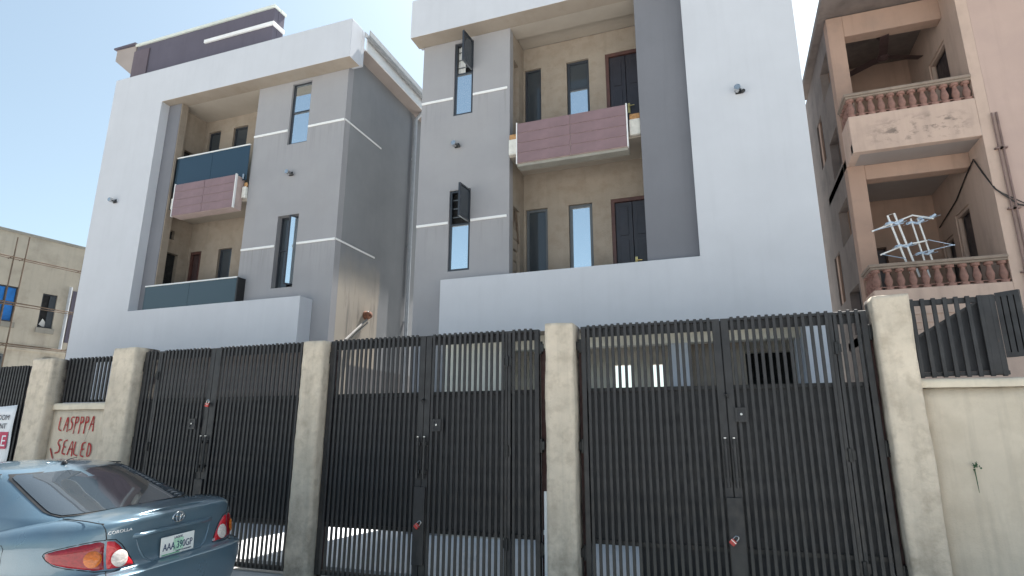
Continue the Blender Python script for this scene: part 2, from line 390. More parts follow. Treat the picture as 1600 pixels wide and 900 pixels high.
def door(par, x0, x1, z0, z1, y, leafs=2, fm=WOODF, lm=DOORB, handle=True):
    f = MB().box(x0, x0+.07, y-.02, y+.10, z0, z1).box(x1-.07, x1, y-.02, y+.10, z0, z1).box(x0+.07, x1-.07, y-.02, y+.10, z1-.07, z1).obj('door', fm, par)
    wl = (x1-x0-.14)/leafs
    for i in range(leafs):
        a = x0+.07+i*wl+.004; b = a+wl-.008; m = MB().box(a, b, y+.02, y+.06, z0+.01, z1-.075)
        for (p, q) in ((.06, .34), (.38, .66), (.70, .95)):
            h = z1-.075-z0; m.box(a+.08, b-.08, y+.008, y+.019, z0+h*p, z0+h*q)
        m.obj('door_leaf', lm, f, bevel=.004, seg=1)
    if handle:
        hx = x0+.07+wl*(1 if leafs > 1 else .12)
        MB().box(hx+.015, hx+.06, y-.004, y+.007, z0+.92, z0+1.14).tube([(hx+.04, y-.02, z0+1.06), (hx+.04, y-.045, z0+1.06), (hx+.15, y-.05, z0+1.055)], .011).obj('door_handle', BRASS, f)
    return f
def wall_lamp(par, x, y, z):
    m = MB().box(x-.05, x+.05, y-.02, y, z-.05, z+.05)
    b = m.obj('wall_lamp', BLACK, par, bevel=.008, seg=1)
    MB().lathe([(0, .03), (.02, .05), (.10, .055), (.13, .05)], (x-.02, y-.02, z+.01), (0, -1, 0), 14).obj('lamp_body', STEEL, b, smooth=True)
    MB().lathe([(0, .026), (.07, .03), (.075, .02)], (x+.055, y-.02, z-.03), (0.3, -1, -.2), 12).obj('lamp_sensor', BLACK, b, smooth=True)
def course(par, segs, z, y):
    for a, b in segs:
        MB().box(a, b, y-.022, y+.002, z-.026, z+.026).obj('string_course', WTRIM, par, bevel=.006, seg=1)
def tile_parapet(par, x0, x1, y0, y1, z0, z1, cols, rows):
    MB().box(x0, x1, y0+.014, y1, z0, z1).obj('balcony_parapet', MAUVE_EDGE, par)
    p = COL.objects[-1] if False else par
    cw = (x1-x0)/cols; rh = (z1-z0)/rows; g = .0045
    me = MB().box(g, cw-g, 0, .0135, g, rh-g).mesh('tile', MAUVE, bevel=.002, seg=1)
    for i in range(cols):
        for j in range(rows):
            link('tile', me, par, (x0+i*cw, y0+random.uniform(-.0015, .0015), z0+j*rh))
    MB().box(x0-.022, x0-.002, y0-.004, y0+.05, z0-.01, z1+.02).obj('edge_trim', WTRIM, par)
    MB().box(x1+.002, x1+.022, y0-.004, y0+.05, z0-.01, z1+.02).obj('edge_trim', WTRIM, par)

# ================================================================== LEFT APARTMENT BUILDING
LB = thing('apartment_building', (-11, 10, G0), 'left apartment building, grey and white, with plum roof parapet and dark glass railings', 'building', 'twin grey and white apartment buildings')
FR = 9.6          # front of the white frame
us = [-14.63, -12.83, -8.01, -7.27]; ws = [G0, 3.38, 4.40, 9.80, 10.78]
def l_solid(u, z):
    if z > 9.80: return True
    if u < -12.83: return True
    if 3.38 < z < 4.40: return u < -8.01
    return False
soffit_faces(MB().cells(us, ws, l_solid, FR, 9.998).obj('white_frame', WHITE, LB, bevel=.012, seg=2), SOFFITB)
MB().box(-7.552, -7.272, 9.999, 10.13, 9.86, 10.776).obj('frame_return', WHITE, LB, bevel=.01, seg=1)
# grey front wall with two tall windows
lw = [(-9.11, -8.56, 8.15, 9.73), (-9.15, -8.58, 4.73, 6.40)]
MB().wall(-10.10, -7.56, 3.30, 9.90, 10.0, 10.2, lw).obj('front_wall', GREY, LB)
MB().wall(-14.40, -7.565, G0, 3.298, 10.02, 10.22, [(-13.5, -12.0, 0.8, 2.2), (-11.2, -10.2, G0-.1, 2.1)]).obj('ground_floor_wall', GRIME_SHADE, LB)
MB().box(-7.76, -7.56, 10.203, 17, G0, 10.28).obj('side_wall', SIDEW, LB)
MB().box(-7.76, -7.562, 9.999, 10.202, 9.902, 10.28).obj('wall_corner', GREY, LB)
MB().box(-14.63, -14.43, 10.0, 17, G0, 10.5).obj('side_wall', GREY, LB)
MB().box(-14.43, -7.76, 16.8, 17, G0, 10.5).obj('rear_wall', GREY, LB)
MB().box(-14.43, -7.4, 10.0, 17.3, 10.29, 10.5).obj('roof', ROOFM, LB)
MB().box(-14.42, -10.1, 9.999, 10.9, 9.80, 10.28).obj('balcony_ceiling', SOFFIT, LB)
MB().box(-10.1, -7.762, 10.202, 10.9, 9.905, 10.28).obj('ceiling', SOFFIT, LB)
# dark strip wall beside the recess
MB().box(-12.829, -12.42, 9.83, 10.03, 4.38, 9.797).obj('recess_wall', DGREY, LB, bevel=.006, seg=1)
MB().box(-12.42, -12.40, 9.845, 10.03, 4.38, 9.797).obj('recess_reveal', BARE, LB)
# balcony recess
back = [(-12.48, -12.06, 7.9, 9.48), (-11.63, -11.16, 7.9, 9.48), (-12.55, -12.18, 3.85, 6.14), (-11.62, -11.20, 5.32, 6.13)]
MB().wall(-12.6, -10.1, 3.8, 9.80, 10.8, 10.95, back).obj('balcony_back_wall', BARE, LB)
MB().wall(10.03, 10.8, 3.8, 9.80, -12.75, -12.60, [(10.18, 10.5, 3.85, 5.98), (10.08, 10.32, 6.32, 6.55), (10.25, 10.5, 7.1, 8.75)], 'X').obj('balcony_side_wall', BARE, LB)
MB().box(-10.25, -10.102, 10.202, 10.8, 3.8, 9.80).obj('balcony_side_wall', BARE, LB)
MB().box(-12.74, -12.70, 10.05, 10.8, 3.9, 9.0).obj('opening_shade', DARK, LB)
for (a, b, c, d) in back[:2] + back[3:]:
    window(LB, a, b, c, d, 10.86, (), [PANED], ALU)
door(LB, -12.55, -12.18, 3.84, 6.14, 10.84, 1, WOODF, WOOD, False)
MB().box(-12.6, -10.1, 9.99, 10.8, 3.50, 3.8).obj('floor_slab', SOFFIT, LB)
MB().box(-12.6, -10.1, 10.005, 10.8, 6.90, 7.05).obj('floor_slab', SOFFIT, LB)
tile_parapet(LB, -12.07, -10.24, 9.72, 9.995, 6.67, 7.47, 2, 4)
for a, b in ((-12.40, -12.10), (-10.21, -10.105)):
    MB().box(a, b, 9.92, 10.003, 6.96, 7.24).obj('edge_block', WHITEB, LB, bevel=.01, seg=1)
    MB().box(a+.01, b-.006, 9.95, 10.003, 7.243, 7.36).obj('mortar_bed', ORANGE, LB, bevel=.02, seg=1)
# glass railings
def glass_rail(par, x0, x1, y, z0, z1, mat, posts):
    r = MB().box(x0, x1, y-.025, y+.025, z1-.03, z1).obj('handrail', RAILM, par, bevel=.006, seg=1)
    n = 2; s = (x1-x0)/n
    for i in range(n):
        MB().box(x0+i*s+.004, x0+(i+1)*s-.004, y-.006, y+.006, z0, z1-.031).obj('glass_panel', mat, r)
    for x in posts:
        MB().tube([(x, y-.03, z0+.02), (x, y-.03, z0+.14)], .025, 10).obj('glass_clamp', STEEL, r, smooth=True)
glass_rail(LB, -12.38, -10.115, 9.93, 7.40, 8.32, BALG, (-10.19,))
MB().box(-12.415, -12.385, 9.90, 9.96, 6.95, 8.28).obj('rail_post', BLACK, LB)
glass_rail(LB, -12.62, -9.90, 9.79, 4.30, 5.02, BALG2, (-12.0,))
MB().box(-9.90, -9.86, 9.78, 9.998, 4.42, 5.0).obj('rail_post', BLACK, LB)
# windows of the front wall
window(LB, *lw[0], 10.05, (8.98,), [PANE, PANE], ALU, tilt=-.004)
f = frame_bars(MB(), lw[1][0]+.004, lw[1][1]-.004, 4.734, 6.396, 10.13, 10.18, .035, (5.62,), (-8.87,)).obj('window', ALU, LB)
MB().box(-9.11, -8.89, 10.15, 10.155, 4.77, 6.36).obj('pane', PANED, f)
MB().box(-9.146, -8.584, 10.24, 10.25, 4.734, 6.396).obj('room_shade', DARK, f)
sash(f, (-8.62, 10.12), R(62), .25, 4.78, 6.35, ALU, PANE, .03)
course(LB, [(-10.10, -9.12), (-8.55, -7.57)], 8.52, 10.0)
course(LB, [(-10.10, -9.16), (-8.57, -7.57)], 5.70, 10.0)
for z in (8.52, 5.70):
    MB().box(-7.563, -7.545, 10.0, 11.5, z-.018, z+.018).obj('string_course', WTRIM, LB)
wall_lamp(LB, -13.87, FR, 7.24); wall_lamp(LB, -8.90, 10.0, 7.39)
# plum parapet on the roof
MB().box(-14.65, -9.93, 10.0, 10.15, 10.52, 12.09).obj('roof_parapet', PLUM, LB, bevel=.01, seg=1)
MB().box(-10.08, -9.932, 10.152, 10.36, 10.52, 12.088).obj('parapet_return', PLUM, LB)
MB().box(-14.68, -14.12, 9.96, 10.002, 11.05, 11.93).obj('parapet_panel', PLUM2, LB, bevel=.008, seg=1)
MB().box(-14.68, -9.90, 9.96, 10.19, 12.092, 12.17).obj('parapet_cap', TRIM, LB, bevel=.012, seg=1)
MB().box(-10.10, -9.90, 10.192, 10.39, 12.092, 12.168).obj('parapet_cap', TRIM, LB)
MB().box(-12.12, -9.905, 9.94, 9.999, 11.56, 11.66).obj('parapet_band', WTRIM, LB, bevel=.01, seg=1)
MB().box(-9.928, -9.88, 9.95, 10.36, 11.56, 11.66).obj('parapet_band', WTRIM, LB)
MB().prism([(-15.40, 9.98, 11.80), (-14.66, 9.98, 11.20), (-14.66, 9.98, 12.12), (-15.40, 9.98, 12.14)], (0, 4, 0)).obj('side_eave', PINKD, LB)
MB().box(-15.46, -14.64, 9.92, 14, 12.145, 12.19).obj('eave_cap', PLUM, LB)
# right-hand eave: fascia, gutter and soffit along the side wall
MB().box(-7.23, -7.20, 10.135, 16.5, 10.28, 10.62).obj('eave_fascia', WTRIM, LB)
MB().box(-7.76, -7.232, 10.135, 16.5, 10.281, 10.288).obj('eave_soffit', PINKD, LB)
g_ = MB(); pr = [(-7.19, 10.68), (-7.19, 10.55), (-7.15, 10.51), (-7.08, 10.51), (-7.05, 10.56), (-7.05, 10.69), (-7.065, 10.69), (-7.07, 10.57), (-7.09, 10.53), (-7.145, 10.53), (-7.175, 10.56), (-7.175, 10.68)]
g_.prism([(x, 10.0, z) for x, z in pr], (0, 6.5, 0)).obj('gutter', ROOFM, LB)
MB().tube([(-7.12, 12.95, 10.52), (-7.2, 12.97, 10.35), (-7.48, 13.0, 10.1), (-7.49, 13.0, G0)], .05, 10).obj('downpipe', PVC, LB, smooth=True)
for z in (8.9, 6.4, 4.4, 2.0):
    MB().lathe([(0, .062), (.05, .062)], (-7.49, 13.0, z), (0, 0, 1), 10).box(-7.56, -7.50, 12.98, 13.02, z, z+.05).obj('pipe_clip', PVC, LB)
# broken waste-pipe outlet in the bare patch, with a leaning conduit under it
MB().lathe([(0, .05), (.03, .11), (.07, .10), (.16, .075), (.18, .04)], (-7.56, 11.27, 4.26), (1, -.15, .1), 12).obj('pipe_outlet', RUST, LB, smooth=True)
MB().tube([(-7.46, 11.24, 4.27), (-7.44, 11.23, 4.36)], .035, 8).obj('outlet_cap', STEEL, LB)
MB().tube([(-7.47, 11.22, 4.16), (-7.47, 10.30, 3.46)], .028, 8).tube([(-7.48, 11.30, 4.12), (-7.49, 10.42, 3.46)], .02, 8).obj('waste_pipe', PIPEG, LB, smooth=True)

# ================================================================== RIGHT APARTMENT BUILDING
RB = thing('apartment_building', (-2, 10, G0), 'middle apartment building, grey and white, with mauve tiled balcony and wide right column', 'building', 'twin grey and white apartment buildings')
us = [-5.75, -4.85, -.215, 1.16, 1.575]; ws = [G0, 3.38, 4.46, 9.87, 10.8]
def r_solid(u, z):
    if z > 9.87 or u > 1.16: return True
    if u > -.215 and z > 3.38: return True
    return 3.38 < z < 4.46 and u > -4.85
soffit_faces(MB().cells(us, ws, r_solid, FR, 9.998).obj('white_frame', WHITE, RB, bevel=.012, seg=2), SOFFITB)
MB().box(-5.75, -5.40, 9.999, 10.13, 9.92, 10.795).obj('frame_return', WHITE, RB, bevel=.01, seg=1)
rw = [(-4.88, -4.45, 8.08, 9.80), (-4.905, -4.45, 4.73, 6.41)]
MB().wall(-5.63, -3.63, 3.30, 9.915, 10.0, 10.2, rw).obj('front_wall', GREY, RB, bevel=.01, seg=2)
MB().box(-5.63, -5.43, 10.203, 14, G0, 10.3).obj('side_wall', GREY, RB)
MB().box(-5.63, -4.95, 10.003, 10.20, G0, 3.298).obj('ground_floor_corner', GREY, RB)
MB().box(-4.948, -3.62, 10.025, 10.22, G0, 3.298).obj('ground_floor_wall', CREAM, RB)
MB().box(1.375, 1.573, 10.0, 14, G0, 10.3).obj('side_wall', WHITE, RB)
MB().box(-5.43, 1.375, 13.85, 14, 3.5, 10.3).obj('rear_wall', GREY, RB)
MB().box(-5.43, 1.40, 10.0, 14.1, 10.305, 10.5).obj('roof', ROOFM, RB)
MB().box(-5.42, 1.36, 10.9, 13.84, 3.42, 3.6).obj('ground_floor_ceiling', SOFFIT, RB)
MB().box(-3.62, 1.37, 10.205, 10.45, 3.16, 3.42).obj('ground_floor_beam', CREAM, RB)
MB().box(-.86, -.50, 10.205, 10.50, G0, 3.158).obj('column', WHITE, RB, bevel=.01, seg=1)
MB().box(1.10, 1.36, 10.205, 10.50, G0, 3.158).obj('column', WHITE, RB, bevel=.01, seg=1)
MB().wall(-4.95, 1.37, G0, 3.42, 11.4, 11.55, [(-1.98, -1.66, 2.2, 2.96), (-1.30, -1.02, 2.2, 2.95), (.35, 1.2, G0-.1, 3.1)]).obj('carport_back_wall', CREAM, RB)
MB().box(.1, 1.36, 11.6, 11.7, G0, 3.3).obj('unlit_store_sheet', DARK, RB)  # dark sheet standing in for the unlit depth behind the carport opening
MB().box(-.50, .36, 10.62, 10.75, G0, 3.3).obj('meter_wall', BARE, RB)
MB().box(-1.07, -.216, 9.83, 10.03, 4.44, 9.868).obj('recess_wall', DGREY, RB, bevel=.006, seg=1)
# balcony recess
rback = [(-3.58, -3.12, 4.30, 6.15), (-2.68, -2.20, 4.30, 6.14), (-1.83, -1.02, 3.80, 6.15), (-3.60, -3.23, 7.45, 9.41), (-2.66, -2.18, 7.45, 9.40), (-1.83, -1.02, 7.05, 9.40)]
MB().wall(-3.63, -.3, 3.8, 9.94, 10.87, 11.02, rback).obj('balcony_back_wall', BARE, RB)
MB().wall(10.2, 10.87, 3.8, 9.94, -3.83, -3.632, [(10.24, 10.62, 3.85, 6.02), (10.26, 10.55, 8.0, 9.3)], 'X').obj('balcony_side_wall', BARE, RB)
MB().box(-3.90, -3.84, 10.21, 10.86, 3.8, 9.6).obj('opening_shade', ORANGE, RB)
# stacked raw blocks and a timber prop inside the side opening
for k in range(9):
    MB().box(-3.83+random.uniform(0, .02), -3.69+random.uniform(0, .03), 10.27+random.uniform(-.02, .02), 10.60, 3.86+k*.22, 4.06+k*.22).obj('raw_block', BARE, RB, bevel=.012, seg=1)
MB().tube([(-3.66, 10.25, 5.55), (-3.66, 10.44, 5.98)], .025, 6).tube([(-3.66, 10.62, 5.35), (-3.66, 10.46, 5.98)], .022, 6).obj('timber_prop', BAMBOO, RB)
MB().box(-3.63, -.3, 10.0, 10.87, 3.50, 3.8).obj('floor_slab', SOFFIT, RB)
MB().box(-3.63, -.3, 10.005, 10.87, 6.93, 7.06).obj('floor_slab', SOFFIT, RB)
MB().box(-3.63, -.3, 9.9985, 10.4, 9.87, 10.3).obj('balcony_ceiling', SOFFIT, RB)
MB().box(-3.63, -.3, 10.4, 10.87, 9.945, 10.3).obj('balcony_ceiling', SOFFIT, RB)
MB().box(-3.39, -1.30, 9.78, 9.995, 6.60, 6.655).obj('parapet_underside', BAREP, RB)
tile_parapet(RB, -3.385, -1.305, 9.75, 9.995, 6.66, 7.49, 2, 4)
for a, b in ((-3.625, -3.41), (-1.28, -1.075)):
    MB().box(a, b, 9.93, 10.003, 6.96, 7.28).obj('edge_block', WHITEB, RB, bevel=.012, seg=1)
    MB().box(a+.004, b-.004, 9.95, 10.003, 7.283, 7.40).obj('mortar_bed', ORANGE, RB, bevel=.025, seg=2)
window(RB, *rback[0], 10.92, (), [PANED], ALUG, .05)
window(RB, *rback[1], 10.92, (), [PANE], ALUG, .06, tilt=-.012)
window(RB, *rback[3], 10.92, (), [PANED], ALU, .04)
window(RB, *rback[4], 10.92, (8.75,), [PANE, PANED], ALU, .05)
door(RB, *rback[2], 10.90); door(RB, *rback[5], 10.90, 2, WOODF, DOORB)
# front windows: fixed pane below, open sash above
for (x0, x1, z0, z1), zt in zip(rw, (9.05, 5.68)):
    f = window(RB, x0, x1, z0, z1, 10.03, (zt,), [PANE, PANE], ALU, .04, skip=(1,), tilt=-.004)
    for k in range(1, 4):
        MB().box(x0+.04, x1-.04, 10.085, 10.092, zt+(z1-zt)*k/4-.012, zt+(z1-zt)*k/4+.012).obj('burglar_bar', ALUG, f)
    sash(f, (x1-.02, 10.015), R(84), .41, zt+.02, z1-.03, ALU, PANED, .035)
f_ = MB().grid([[(-4.83+.17*i/6, 10.10+.02*math.sin(i*1.9), 9.75-.62*j/4-(0.12*i/6 if j == 4 else 0)) for i in range(7)] for j in range(5)]).obj('curtain', CURTAIN, RB, smooth='all')
course(RB, [(-5.625, -4.89), (-4.44, -3.68)], 8.49, 10.0)
course(RB, [(-5.625, -4.915), (-4.44, -3.68)], 5.73, 10.0)
wall_lamp(RB, -4.77, 10.0, 7.38); wall_lamp(RB, .60, FR, 7.26)

# ================================================================== PINK HOUSE ON THE RIGHT
PB = thing('pink_house', (4, 11, G0), 'weathered pink block of flats on the right, with baluster railed balconies stacked on its corner', 'building')
SF, CF, XL, XR = 10.5, 11.1, 2.34, 4.15     # slab front, column front, left side, right block
MB().box(XR+.16, 11, SF, 13.9, 3.10, 9.35).obj('main_wall', PINK, PB)
MB().box(XR+.02, 11, SF+.15, 13.9, G0, 3.098).obj('ground_wall', PINKW, PB)
MB().box(XR-.04, 11, SF-.05, SF+.1, 3.02, 3.098).obj('wall_ledge', PINKW, PB, bevel=.01, seg=1)
for z in (3.34, 3.49):
    MB().box(XR+.01, 11, SF-.03, SF+.002, z-.018, z+.018).obj('wall_band', PINKW, PB, bevel=.006, seg=1)
holes = [(11.5, 12.15, 3.3, 5.5), (11.2, 12.05, 6.34, 8.52), (12.4, 12.95, 3.3, 5.25)]
MB().wall(SF, 13.06, G0, 9.35, XR, XR+.158, holes, 'X').obj('balcony_side_wall', PINKW, PB)
for (a, b, c, d) in holes:
    fr = MB().box(XR+.02, XR+.08, a+.004, a+.06, c, d-.004).box(XR+.02, XR+.08, b-.06, b-.004, c, d-.004).box(XR+.02, XR+.08, a+.06, b-.06, d-.06, d-.004).obj('door', PINKW, PB)
    MB().box(XR+.10, XR+.14, a+.06, b-.06, c, d-.06).obj('door_leaf', DOORB, fr)
MB().box(XL, XL+.27, CF, CF+.27, G0, 9.33).obj('corner_column', PEACH, PB, bevel=.012, seg=2)
for z0, z1 in ((8.89, 9.33), (6.01, 6.278), (2.98, 3.238)):
    MB().box(XL+.27, XR, CF+.004, CF+.25, z0, z1).obj('lintel', PEACH, PB, bevel=.008, seg=1)
def balcony(zf, zp, zr, n):
    """slab soffit at zf, parapet top zp, rail top zr"""
    MB().box(XL, XR, SF, 13.05, zf, zf+.16).obj('balcony_slab', PINKD, PB)
    MB().box(XL+.0, XR-.002, SF-.004, SF+.13, zf-.003, zp).box(XL-.004, XL+.126, SF+.13, CF-.002, zf-.003, zp).obj('balcony_parapet', PINKW, PB, bevel=.012, seg=2)
    bal = MB().box(XL-.03, XR-.002, SF-.04, SF+.15, zr-.05, zr).box(XL-.03, XL+.16, SF+.15, CF-.002, zr-.05, zr)
    bal.box(XL-.01, XR-.002, SF-.02, SF+.13, zr-.085, zr-.052).box(XL-.01, XL+.14, SF+.13, CF-.002, zr-.085, zr-.052)
    bal = bal.obj('balustrade', RAILC, PB, bevel=.012, seg=2)
    h = zr-.087-zp
    prof = [(0, .062), (.10, .062), (.13, .036), (.20, .040), (.40, .060), (.55, .050), (.78, .030), (.86, .034), (.88, .062), (1, .062)]
    me = MB().lathe([(t*h, r) for t, r in prof], (0, 0, 0), (0, 0, 1), 12).mesh('baluster', BALU, smooth=True)
    for i in range(n):
        link('baluster', me, bal, (XL+.07+(XR-XL-.14)*i/(n-1), SF+.06, zp+.001))
    for i in range(1, 4):
        link('baluster', me, bal, (XL+.06, SF+.06+.15*i, zp+.001))
    MB().box(XL+.01, XR-.004, SF+.02, SF+.10, zp+h*.12, zp+h*.15).obj('tie_bar', BALU, bal)
balcony(6.28, 6.94, 7.36, 12)
balcony(3.24, 3.89, 4.31, 11)
MB().wall(XL+.02, XR, G0, 9.35, 13.06, 13.22, [(XL+.3, XL+.9, 3.3, 5.3)]).obj('balcony_back_wall', PEACH, PB)
MB().box(XL+.29, XL+.91, 13.2, 13.24, 3.3, 5.32).obj('door_leaf', WOOD, PB)
MB().wall(CF+.272, 14.9, G0, 9.33, XL, XL+.15, [(11.42, 12.25, 8.20, 8.86), (11.42, 12.25, 6.5, 7.28), (11.42, 12.3, 5.15, 5.85), (11.45, 12.3, 3.45, 4.25), (12.7, 13.3, 7.2, 8.2), (12.7, 13.3, 4.2, 5.2)], 'X').obj('outer_side_wall', GRIME_SHADE, PB)
MB().box(XL+.06, XL+.10, 12.62, 13.4, 4.1, 8.3).obj('unlit_opening_sheet', DARK, PB)  # dark sheet standing in for the unlit inside behind the two rear openings
MB().box(XL-.14, 11, 9.95, 14.1, 9.352, 9.50).obj('roof_eave', GRIME_SHADE, PB, bevel=.01, seg=1)
MB().box(XL+.004, XR-.002, SF+.004, SF+.16, G0, 3.236).obj('ground_wall', PINKW, PB)
for z in (3.36, 3.49):
    MB().box(XL-.008, XR, SF-.03, SF-.0045, z-.018, z+.018).obj('wall_band', PINKW, PB)
for i, (x, r) in enumerate(((4.31, .012), (4.37, .018))):
    MB().tube([(x, SF-.035, 6.62), (x, SF-.035, 3.12)], r, 8).obj('conduit', PIPE, PB, smooth=True)
    for z in (6.0, 5.0, 4.0):
        MB().box(x-.05, x+.05, SF-.06, SF+.002, z, z+.02).obj('conduit_clip', PIPE, PB)
# dark mould stains on the parapet are part of its render; a fan hangs under the upper ceiling
fan = thing('ceiling_fan', (3.42, 12.0, 9.35), 'dark ceiling fan hanging in the upper balcony of the pink building', 'fan')
fm_ = MB().lathe([(0, .05), (-.05, .06), (-.06, .018), (-.42, .018), (-.44, .09), (-.52, .11), (-.56, .05)], (3.42, 12.0, 9.35), (0, 0, 1), 14).obj('motor', WOOD, fan, smooth=True)
for k in range(3):
    a = R(20+120*k); d = Vector((math.cos(a), math.sin(a), 0)); n_ = Vector((-math.sin(a), math.cos(a), .15))
    MB().obox(Vector((3.42, 12.0, 8.86))+d*.42, d*.32, n_*.075, Vector((0, 0, .005))).obj('blade', WOOD, fan)
# tv aerial on the lower balcony
an = thing('tv_antenna', (3.0, 10.9, 4.30), 'white and pale blue TV antenna standing behind the lower balcony railing of the pink building', 'antenna')
def aerial(pts, r, mat, name='antenna_bar'): MB().tube(pts, r, 6).obj(name, mat, an)
Ya = 10.9
aerial([(3.00, Ya, 4.15), (2.79, Ya, 5.24), (2.89, Ya, 5.27), (3.10, Ya, 4.15)], .016, ANT, 'antenna_mast')
aerial([(3.27, Ya+.1, 4.15), (3.14, Ya+.1, 5.18)], .014, ANT, 'antenna_mast'); aerial([(3.38, Ya+.1, 4.15), (3.24, Ya+.1, 5.18)], .014, ANT, 'antenna_mast')
aerial([(2.53, Ya, 4.99), (2.85, Ya, 5.10), (3.16, Ya+.05, 5.22), (3.46, Ya+.1, 5.14)], .014, ANT, 'antenna_boom')
aerial([(2.60, Ya, 4.57), (2.95, Ya, 4.70), (3.30, Ya+.05, 4.76)], .014, ANT, 'antenna_boom')
for (x, z, y) in ((2.86, 5.10, Ya), (3.18, 5.10, Ya+.1), (2.94, 4.69, Ya), (3.24, 4.56, Ya+.1), (3.36, 5.17, Ya+.1)):
    aerial([(x-.12, y-.05, z-.02), (x-.04, y, z+.015), (x+.05, y, z-.015), (x+.13, y-.04, z+.03)], .022, ANTB, 'antenna_clip')
    for dx in (-.13, 0, .13):
        aerial([(x+dx, y-.22, z-.05), (x+dx*.8, y+.2, z+.03)], .005, ANTB, 'antenna_rod')
for a, b in (((3.30, Ya, 4.76), (3.62, Ya-.1, 4.60)), ((3.20, Ya, 4.56), (3.62, Ya-.1, 4.61)), ((2.62, Ya, 4.58), (2.9, Ya-.2, 4.42)), ((2.54, Ya, 5.0), (2.95, Ya-.2, 5.02))):
    aerial([a, b], .006, ANTB, 'antenna_rod')
tag(MB().tube([(4.13, 12.9, 5.55), (4.13, 11.9, 5.72), (4.13, 11.3, 5.95), (4.12, 10.9, 6.05), (4.13, 10.7, 5.72), (4.16, 10.47, 5.35), (4.4, 10.46, 5.06), (4.8, 10.46, 4.92), (6, 10.46, 5.0)], .012, 6).obj('sagging_cable', CABLE, None, smooth=True),
    'black cable sagging from the lower balcony across the pink wall', 'cable')
tag(MB().tube([(4.20, 10.47, 5.30), (4.5, 10.46, 5.05), (5.0, 10.46, 5.08), (6.0, 10.46, 5.3)], .008, 6).obj('thin_cable', CABLE, None, smooth=True),
    'thinner black cable on the pink wall above the sagging one', 'cable')

# ================================================================== BEIGE BUILDING FAR LEFT, WITH SCAFFOLD
EA = R(10.06); Pe = Vector((-1.5325*13, 13, 0)); E1 = Vector((math.sin(EA), math.cos(EA), 0)); NO = Vector((E1.y, -E1.x, 0)); ZZ = Vector((0, 0, 1))
def bp(s, d, z): return Pe + E1*s + NO*d + ZZ*z
BB = thing('beige_building', tuple(bp(-3, 0, G0)), 'unpainted beige two storey building at the far left, behind bamboo scaffolding', 'building')
hol = [(-2.3, -1.50, 4.93, 6.02), (-.86, -.45, 4.88, 5.97)]
m_ = MB().wall(-9, .25, G0, 7.66, -.18, 0, hol)
m_.v = [tuple(bp(v[0], v[1], v[2])) for v in m_.v]; m_.obj('wall', BEIGE, BB)
m_ = MB().box(.0, .25, -8, -.182, G0, 7.66).box(-9, 0, -8, -7.8, G0, 7.66).box(-9, -8.8, -7.8, -.182, G0, 7.66).box(-8.8, 0, -7.8, -.182, 7.5, 7.655)
m_.v = [tuple(bp(*v)) for v in m_.v]; m_.obj('rear_walls', BEIGE, BB)
m_ = MB().box(-9.05, .30, -.25, .05, 7.662, 7.74); m_.v = [tuple(bp(*v)) for v in m_.v]; m_.obj('parapet_cap', BAREP, BB)
m_ = MB().box(-9, .3, 0, .06, 4.12, 4.22); m_.v = [tuple(bp(*v)) for v in m_.v]; m_.obj('ledge', BEIGE, BB)
for (a, b, c, d) in hol:
    m_ = MB().box(a-.03, b+.05, .0, .05, c-.17, c-.005); m_.v = [tuple(bp(*v)) for v in m_.v]; m_.obj('window_sill', BAREP, BB)
    m_ = frame_bars(MB(), a+.004, b-.004, c+.004, d-.004, -.10, -.05, .04, ((c+d)/2,) if a < -1 else (), ((a+b)/2+.1,)); m_.v = [tuple(bp(*v)) for v in m_.v]
    f = m_.obj('window', ALU, BB)
    m_ = MB().box(a+.03, b-.03, -.09, -.08, c+.03, d-.03); m_.v = [tuple(bp(*v)) for v in m_.v]
    m_.obj('pane', BLUEP if a < -1 else DARK, f)
    if a > -1:
        m_ = MB().box(a+.22, b-.02, -.06, -.045, c+.04, d-.05); m_.v = [tuple(bp(*v)) for v in m_.v]; m_.obj('sash', PANED, f)
        m_ = MB().prism([(a+.06, -.075, c+.10), (a+.22, -.075, c+.02), (a+.26, -.075, c+.16), (a+.14, -.075, c+.3)], (0, .005, 0)); m_.v = [tuple(bp(*v)) for v in m_.v]; m_.obj('cloth', CURTAIN, f)
for (a, b) in ((-2.2, -1.55), (-.55, -.15)):
    m_ = frame_bars(MB(), a, b, 2.5, 3.95, .005, .05, .05); m_.v = [tuple(bp(*v)) for v in m_.v]; f = m_.obj('window', ALUG, BB)
    m_ = MB().box(a+.04, b-.04, .012, .02, 2.55, 3.9); m_.v = [tuple(bp(*v)) for v in m_.v]; m_.obj('pane', BALG2, f)
MB().tube([tuple(bp(-.16, .07, 4.25)), tuple(bp(-.16, .07, 6.3))], .045, 8).obj('rain_pipe', PVC, BB, smooth=True)
m_ = MB().box(-.06, .26, .002, .04, 4.5, 6.2); m_.v = [tuple(bp(*v)) for v in m_.v]; m_.obj('corner_board', PLUM, BB)
SC = thing('scaffold', tuple(bp(-1, .5, G0)), 'bamboo pole scaffold lashed against the beige building', 'scaffold')
def spole(a, b, r=.022): MB().tube([tuple(bp(*a)), tuple((bp(*a)+bp(*b))/2 + Vector((random.uniform(-.02, .02),)*3)), tuple(bp(*b))], [r, r*.95, r*.8], 7).obj('scaffold_pole', BAMBOO, SC, smooth=True)
for s, top in ((-1.95, 7.45), (-1.66, 7.55), (-.10, 7.35), (-3.4, 7.5), (-5, 7.5)): spole((s, .38, G0), (s+.03, .36, top))
for z in (4.20, 5.42, 6.80):
    spole((-6.5, .42, z+.05), (.15, .42, z)); spole((-6.5, .30, z), (.10, .30, z-.03), .016)
